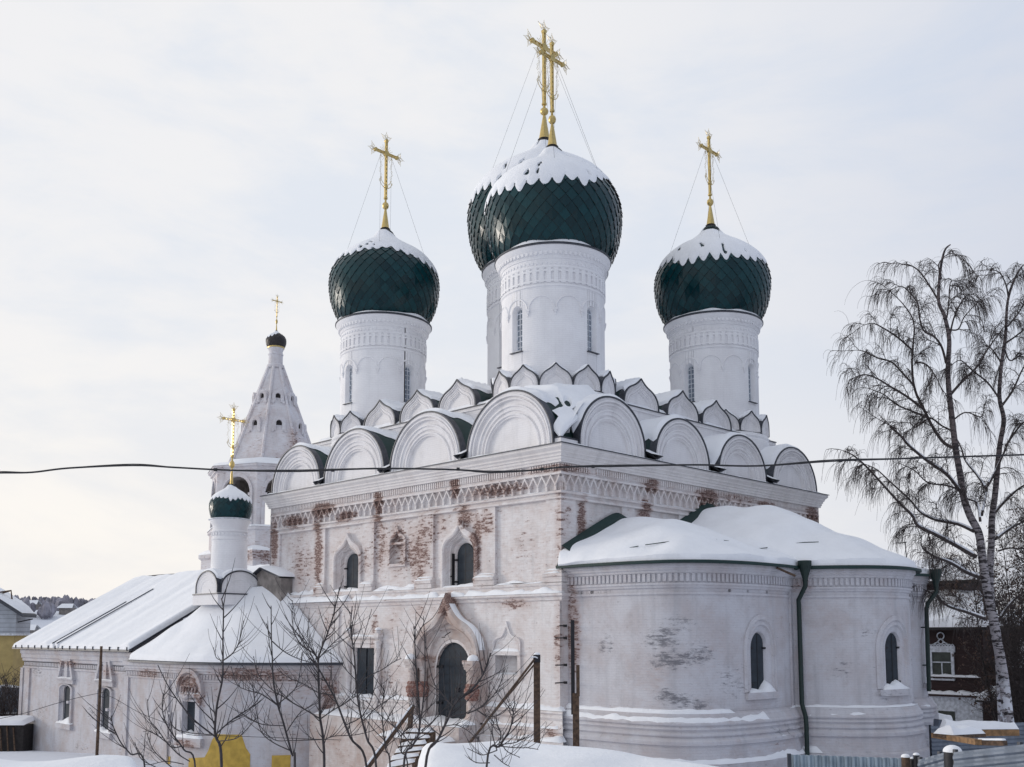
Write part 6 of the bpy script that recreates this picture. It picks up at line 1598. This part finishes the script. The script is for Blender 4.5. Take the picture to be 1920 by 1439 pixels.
# ---------------- saplings in the foreground ----------------
def zz2(p): return [(200+x/3.6, 1039+y/3.6) for x, y in p]
def zz3(p): return [(440+x/4.8, 1139+y/4.8) for x, y in p]
def zz4(p): return [(760+x/4.8, 1139+y/4.8) for x, y in p]
def sapling(label, stems, d, seed, r=.024):
    random.seed(seed); x, y = stems[0][0][0]; b0 = at(x, y, d); b = Vector((b0.x, b0.y, gz(b0.x, b0.y)))
    e = empty('bare_sapling', b, label, 'sapling', 'bare saplings in front of the church')
    for si, (pts, rr, dd) in enumerate(stems):
        P = [at(px, py, d+dd*i/max(1, len(pts)-1)) for i, (px, py) in enumerate(pts)]
        if si == 0: P = [b-Vector((0, 0, .2))]+P
        C = catmull(P, 6); n = len(C); m_ = M(); m_.tube(C, [rr*.46*(1-.72*i/n)+.002 for i in range(n)], 6)
        for i in range(8 if si == 0 else 3, n-1):      # side twigs and buds
            if C[i].z < at(960, 1439, d).z-.2: continue
            t = (C[i+1]-C[i]).normalized()
            if random.random() < .5:
                s_ = rot_rand(t, random.uniform(.5, .9)); s_.z = abs(s_.z)*.6+.2; strand(m_, C[i], s_.normalized(), random.uniform(.12, .6)*d/12, rr*.18+.0015, .0016, 6, -.10, .06, 4)
            elif random.random() < .4: strand(m_, C[i], rot_rand(t, .6), .018, .004, .001, 1, 0, 0, 4)
        m_.build('stem' if si == 0 else 'branch', M_twig, e, weld=False, recalc=False)
sapling('upright forked sapling in front of the chapel window, left', [(zz2([(775, 1439), (740, 1240), (730, 1190), (745, 1020), (780, 850), (785, 720), (785, 560), (788, 380), (775, 300)]), .034, .3), (zz2([(785, 720), (850, 670), (895, 590), (925, 450)]), .014, -.5), (zz2([(785, 720), (740, 700), (720, 630)]), .008, .3),
    (zz2([(735, 1235), (600, 1130), (520, 1040), (420, 900), (345, 750)]), .018, -.6), (zz2([(740, 1215), (810, 1150), (875, 1100), (980, 1030), (1050, 940)]), .016, .6), (zz2([(735, 1225), (640, 1215), (520, 1200), (440, 1150), (380, 960)]), .010, .5), (zz2([(745, 1265), (860, 1250), (920, 1210), (1020, 1100)]), .010, -.5)], 11.5, 1)
sapling('tall sapling before the chapel roof with one long arching branch', [(zz2([(1270, 1430), (1250, 1350), (1190, 1130), (1155, 1020), (1125, 850), (1118, 700), (1112, 550), (1110, 350)]), .030, .2), (zz2([(1115, 590), (1095, 540), (1080, 470)]), .008, 0), (zz2([(1118, 590), (1200, 660), (1300, 710), (1430, 745)]), .012, .5), (zz2([(1150, 1020), (1050, 950), (950, 920), (880, 880), (840, 760)]), .012, .4),
    (zz2([(1160, 1010), (1230, 950), (1290, 870), (1325, 650)]), .012, -.4), (zz2([(1190, 1160), (1050, 1150), (960, 1110), (905, 1070)]), .010, .3), (zz2([(1215, 1200), (1290, 1090), (1350, 1040), (1439, 1000)]), .010, -.3), (zz2([(1245, 1330), (1120, 1270), (1040, 1190), (1000, 1000), (985, 880)]), .012, .5)], 12, 2)
sapling('thick dark sapling rising over the chapel roof corner, with a crown of arching shoots', [(zz3([(805, 1500), (795, 1180), (770, 1010), (765, 900), (758, 760), (755, 600), (755, 460), (790, 350), (830, 250), (880, 100), (905, 0), (945, -180)]), .034, .2), (zz3([(755, 460), (690, 400), (600, 340), (540, 240), (525, 180), (525, 0), (520, -60)]), .014, .4), (zz3([(752, 470), (690, 380), (600, 240), (540, 120), (545, 10)]), .012, -.4),
    (zz3([(757, 460), (820, 390), (900, 310), (980, 240), (1057, 158)]), .012, .3), (zz3([(770, 1005), (650, 930), (540, 870), (430, 800), (340, 745), (210, 600), (170, 440)]), .016, .5), (zz3([(772, 1005), (880, 930), (970, 880), (1060, 820), (1100, 795)]), .014, -.4), (zz3([(795, 1190), (640, 1195), (500, 1200), (350, 1190), (220, 1060)]), .014, .5), (zz3([(798, 1195), (900, 1160), (1080, 1150), (1250, 1110)]), .012, -.3), (zz3([(752, 465), (690, 360), (655, 250), (675, 100)]), .008, .2)], 12.5, 3)
sapling('long leaning sapling crossing the shuttered window diagonally', [(zz3([(1190, 1460), (1040, 1170), (920, 860), (850, 720), (760, 560), (700, 450), (640, 330), (560, 230)]), .030, .6), (zz3([(920, 860), (880, 700), (870, 550), (865, 380)]), .010, .3), (zz3([(890, 790), (760, 770), (640, 700), (480, 630), (380, 560)]), .010, .3), (zz3([(1000, 1060), (1120, 1000), (1200, 900), (1250, 760), (1290, 640)]), .012, -.4)], 12.5, 4)
sapling('straight sapling directly in front of the shuttered window', [(zz3([(1275, 1460), (1190, 1180), (1120, 900), (1090, 640), (1078, 450), (1050, 250), (1045, 150), (1058, -10)]), .028, .2), (zz3([(1100, 760), (1180, 640), (1330, 560), (1420, 500), (1500, 460)]), .010, -.5), (zz3([(1092, 660), (1130, 420), (1170, 240), (1235, 15)]), .010, .3), (zz3([(1085, 650), (1000, 560), (900, 440), (810, 380)]), .008, .3), (zz3([(1150, 1030), (1280, 900), (1400, 820), (1470, 780)]), .010, .3)], 12.2, 5)
sapling('pair of straight shoots left of the church door', [(zz3([(1520, 1450), (1600, 1250), (1660, 1120), (1662, 900), (1645, 700), (1630, 500), (1620, 300), (1612, 170)]), .028, .2), (zz3([(1665, 1080), (1690, 900), (1712, 640), (1712, 400), (1700, 80)]), .016, .3), (zz3([(1680, 1110), (1780, 1030), (1900, 900), (2000, 800)]), .012, -.3), (zz3([(1655, 900), (1600, 880), (1560, 790)]), .008, .2), (zz3([(1600, 1250), (1500, 1130), (1420, 1050), (1250, 760)]), .012, .4)], 12, 6)
sapling('wide-branching sapling in front of the church door', [(zz4([(180, 1450), (300, 1180), (390, 990), (440, 880), (520, 800), (610, 730), (680, 640), (730, 540), (765, 410)]), .032, .2), (zz4([(390, 990), (520, 960), (650, 920), (760, 830), (840, 720), (900, 550)]), .014, -.4), (zz4([(430, 900), (330, 780), (250, 660), (190, 380), (180, 250)]), .012, .4), (zz4([(440, 880), (470, 760), (510, 600), (500, 420)]), .010, .2),
    (zz4([(310, 1150), (240, 1090), (170, 1010), (80, 950)]), .010, .4), (zz4([(560, 960), (700, 880), (750, 800), (760, 670)]), .010, -.2), (zz4([(650, 930), (760, 985), (880, 950), (955, 855)]), .010, -.3), (zz4([(560, 770), (680, 640), (735, 500), (770, 415)]), .010, -.3), (zz4([(350, 1070), (460, 1060), (560, 1110), (640, 1180)]), .010, -.3)], 11.5, 7)
sapling('small budded sapling against the white shed snow', [(zz4([(730, 1450), (850, 1250), (900, 1170), (940, 1100), (970, 970), (970, 920), (990, 860)]), .020, .1), (zz4([(850, 1250), (1000, 1265), (1100, 1265), (1195, 1280)]), .008, -.3), (zz4([(820, 1290), (700, 1330), (640, 1310), (560, 1270)]), .008, .3), (zz4([(865, 1235), (980, 1220), (1030, 1200), (1080, 1165)]), .007, .2), (zz4([(825, 1290), (780, 1130), (795, 1040), (765, 1000)]), .008, .2), (zz4([(840, 1250), (860, 1140), (830, 1060), (810, 990)]), .008, -.2),
    (zz4([(800, 1330), (880, 1400), (940, 1435)]), .007, -.2), (zz4([(870, 1230), (920, 1300), (1030, 1350)]), .007, .2), (zz4([(760, 1400), (650, 1400), (590, 1370), (570, 1340)]), .008, .2), (zz4([(965, 970), (940, 950), (930, 930)]), .004, .1), (zz4([(970, 1000), (1000, 970), (1010, 950)]), .004, .1)], 9.5, 8)
sapling('low curved shoot at the far left of the saplings', [(zz2([(260, 1470), (160, 1350), (100, 1280), (60, 1200), (40, 1150), (30, 1090)]), .018, .1)], 11, 9)
sapling('group of thin shoots left of the chapel window', [(zz2([(600, 1470), (520, 1320), (440, 1210), (395, 1130), (375, 1040), (382, 940)]), .020, .1), (zz2([(500, 1300), (430, 1300), (340, 1180), (290, 1120), (275, 980)]), .012, .3), (zz2([(560, 1400), (480, 1350), (400, 1270), (300, 1200), (245, 1200)]), .010, .3), (zz2([(330, 1439), (230, 1380), (190, 1270)]), .010, -.3), (zz2([(450, 1450), (320, 1330), (270, 1210)]), .010, .2), (zz2([(520, 1420), (400, 1400), (260, 1420), (255, 1310)]), .008, .2)], 11.8, 10)
sapling('crooked dark shoot between the stair and the door saplings', [(zz3([(1560, 1480), (1500, 1300), (1500, 1170), (1520, 1130), (1640, 1000), (1800, 860)]), .018, .1), (zz3([(1500, 1170), (1440, 1080), (1300, 960), (1180, 840)]), .010, .2), (zz3([(1520, 1300), (1600, 1200), (1760, 1060), (1840, 960)]), .010, -.2)], 12.8, 13)
sapling('slender sapling rising between the leaning and the straight one', [(zz3([(1400, 1470), (1360, 1280), (1335, 1080), (1325, 900), (1345, 800), (1340, 700)]), .020, .1), (zz3([(1335, 1080), (1400, 960), (1460, 860), (1500, 780)]), .010, .2), (zz3([(1350, 1200), (1250, 1100), (1170, 1000), (1000, 880)]), .010, .3), (zz3([(1360, 1260), (1450, 1180), (1540, 1130)]), .008, -.2)], 13, 14)
# far wooded slopes beyond the wing (seen between the left house and the roof)
random.seed(5)
M_far = plain('far_winter_wood', (.30, .29, .33), .95, 0, .25, .15)  # frosted grey, made paler in place of distance haze
wd = M()
for i in range(2600):
    px = random.uniform(-120, 420); d = random.choice((random.uniform(560, 640), random.uniform(420, 560), random.uniform(600, 760)))
    p = at(px, 1190, d)
    if nz(p.x*.012, p.y*.012, 3) < (.02 if d < 560 else -.12): continue
    p.z = gz(p.x, p.y); h = random.uniform(5, 10); r = random.uniform(1.4, 3.2)
    a0 = random.uniform(0, 6); R1 = [(p.x+r*math.cos(a0+k*1.26), p.y+r*math.sin(a0+k*1.26), p.z+h*random.uniform(.2, .5)) for k in range(5)]; R0 = [(p.x+.3*math.cos(k), p.y+.3*math.sin(k), p.z) for k in range(5)]
    R2 = [(p.x+r*.6*math.cos(a0+k*1.26), p.y+r*.6*math.sin(a0+k*1.26), p.z+h*random.uniform(.7, .95)) for k in range(5)]
    wd.grid([R0, R1, R2, [(p.x, p.y, p.z+h)]*5], close=True)
fw = wd.build('far_wood', M_far, None, smooth=0, weld=False, recalc=False); tag(fw, 'frosted grey winter wood, paled for distance haze, covering the far slope across the valley', 'wood', kind='stuff')
for px, py, d, s, lab in ((48, 1141, 560, 7, 'long low snow-roofed house on the far hilltop'), (126, 1158, 540, 3.2, 'small far house with snowy roof on the slope near the big roof edge'), (54, 1160, 430, 3.6, 'far snow-roofed house just right of the left house gable')):
    p = at(px, py, d); z = gz(p.x, p.y); e = empty('far_house', (p.x, p.y, z), lab, 'house'); f3 = lambda a, b, zz, p=p: Vector((p.x, p.y, 0))+dirx*a+diry*b+Vector((0, 0, zz))
    w = M(); obox(w, -s, s, -3, 3, z-1, z+3, f3); w.build('wall', M_inner, e, smooth=0)
    w = M(); P = [f3(-s-1, -4, z+2.8), f3(s+1, -4, z+2.8), f3(s, 0, z+5.2), f3(-s, 0, z+5.2), f3(s+1, 4, z+2.8), f3(-s-1, 4, z+2.8)]; w.quad(P[0], P[1], P[2], P[3]); w.quad(P[3], P[2], P[4], P[5]); w.build('roof', M_snow, e, smooth=0)
# roadside bush near the ochre house
bp_ = at(33, 1290, 66); random.seed(2); m_ = M(); b = Vector((bp_.x, bp_.y, gz(bp_.x, bp_.y)))
for i in range(60):
    p = b+dirx*random.uniform(-2.5, 1.4)+diry*random.uniform(0, 2)
    pts = strand(m_, p, rot_rand(Vector((0, 0, 1)), .3), random.uniform(3, 5.6), .04, .012, 8, -.02, .12, 4)
    for z in pts[2:]:
        for _ in range(3): strand(m_, z, rot_rand(Vector((0, 0, 1)), random.uniform(.4, 1)), random.uniform(.5, 1.1), .016, .008, 4, -.02, .2, 3)
thing(m_, 'bare_bush', M_bark, 'tangled bare dark bush between the ochre house and the wing', 'bush', base=b, smooth=0, weld=False, recalc=False)
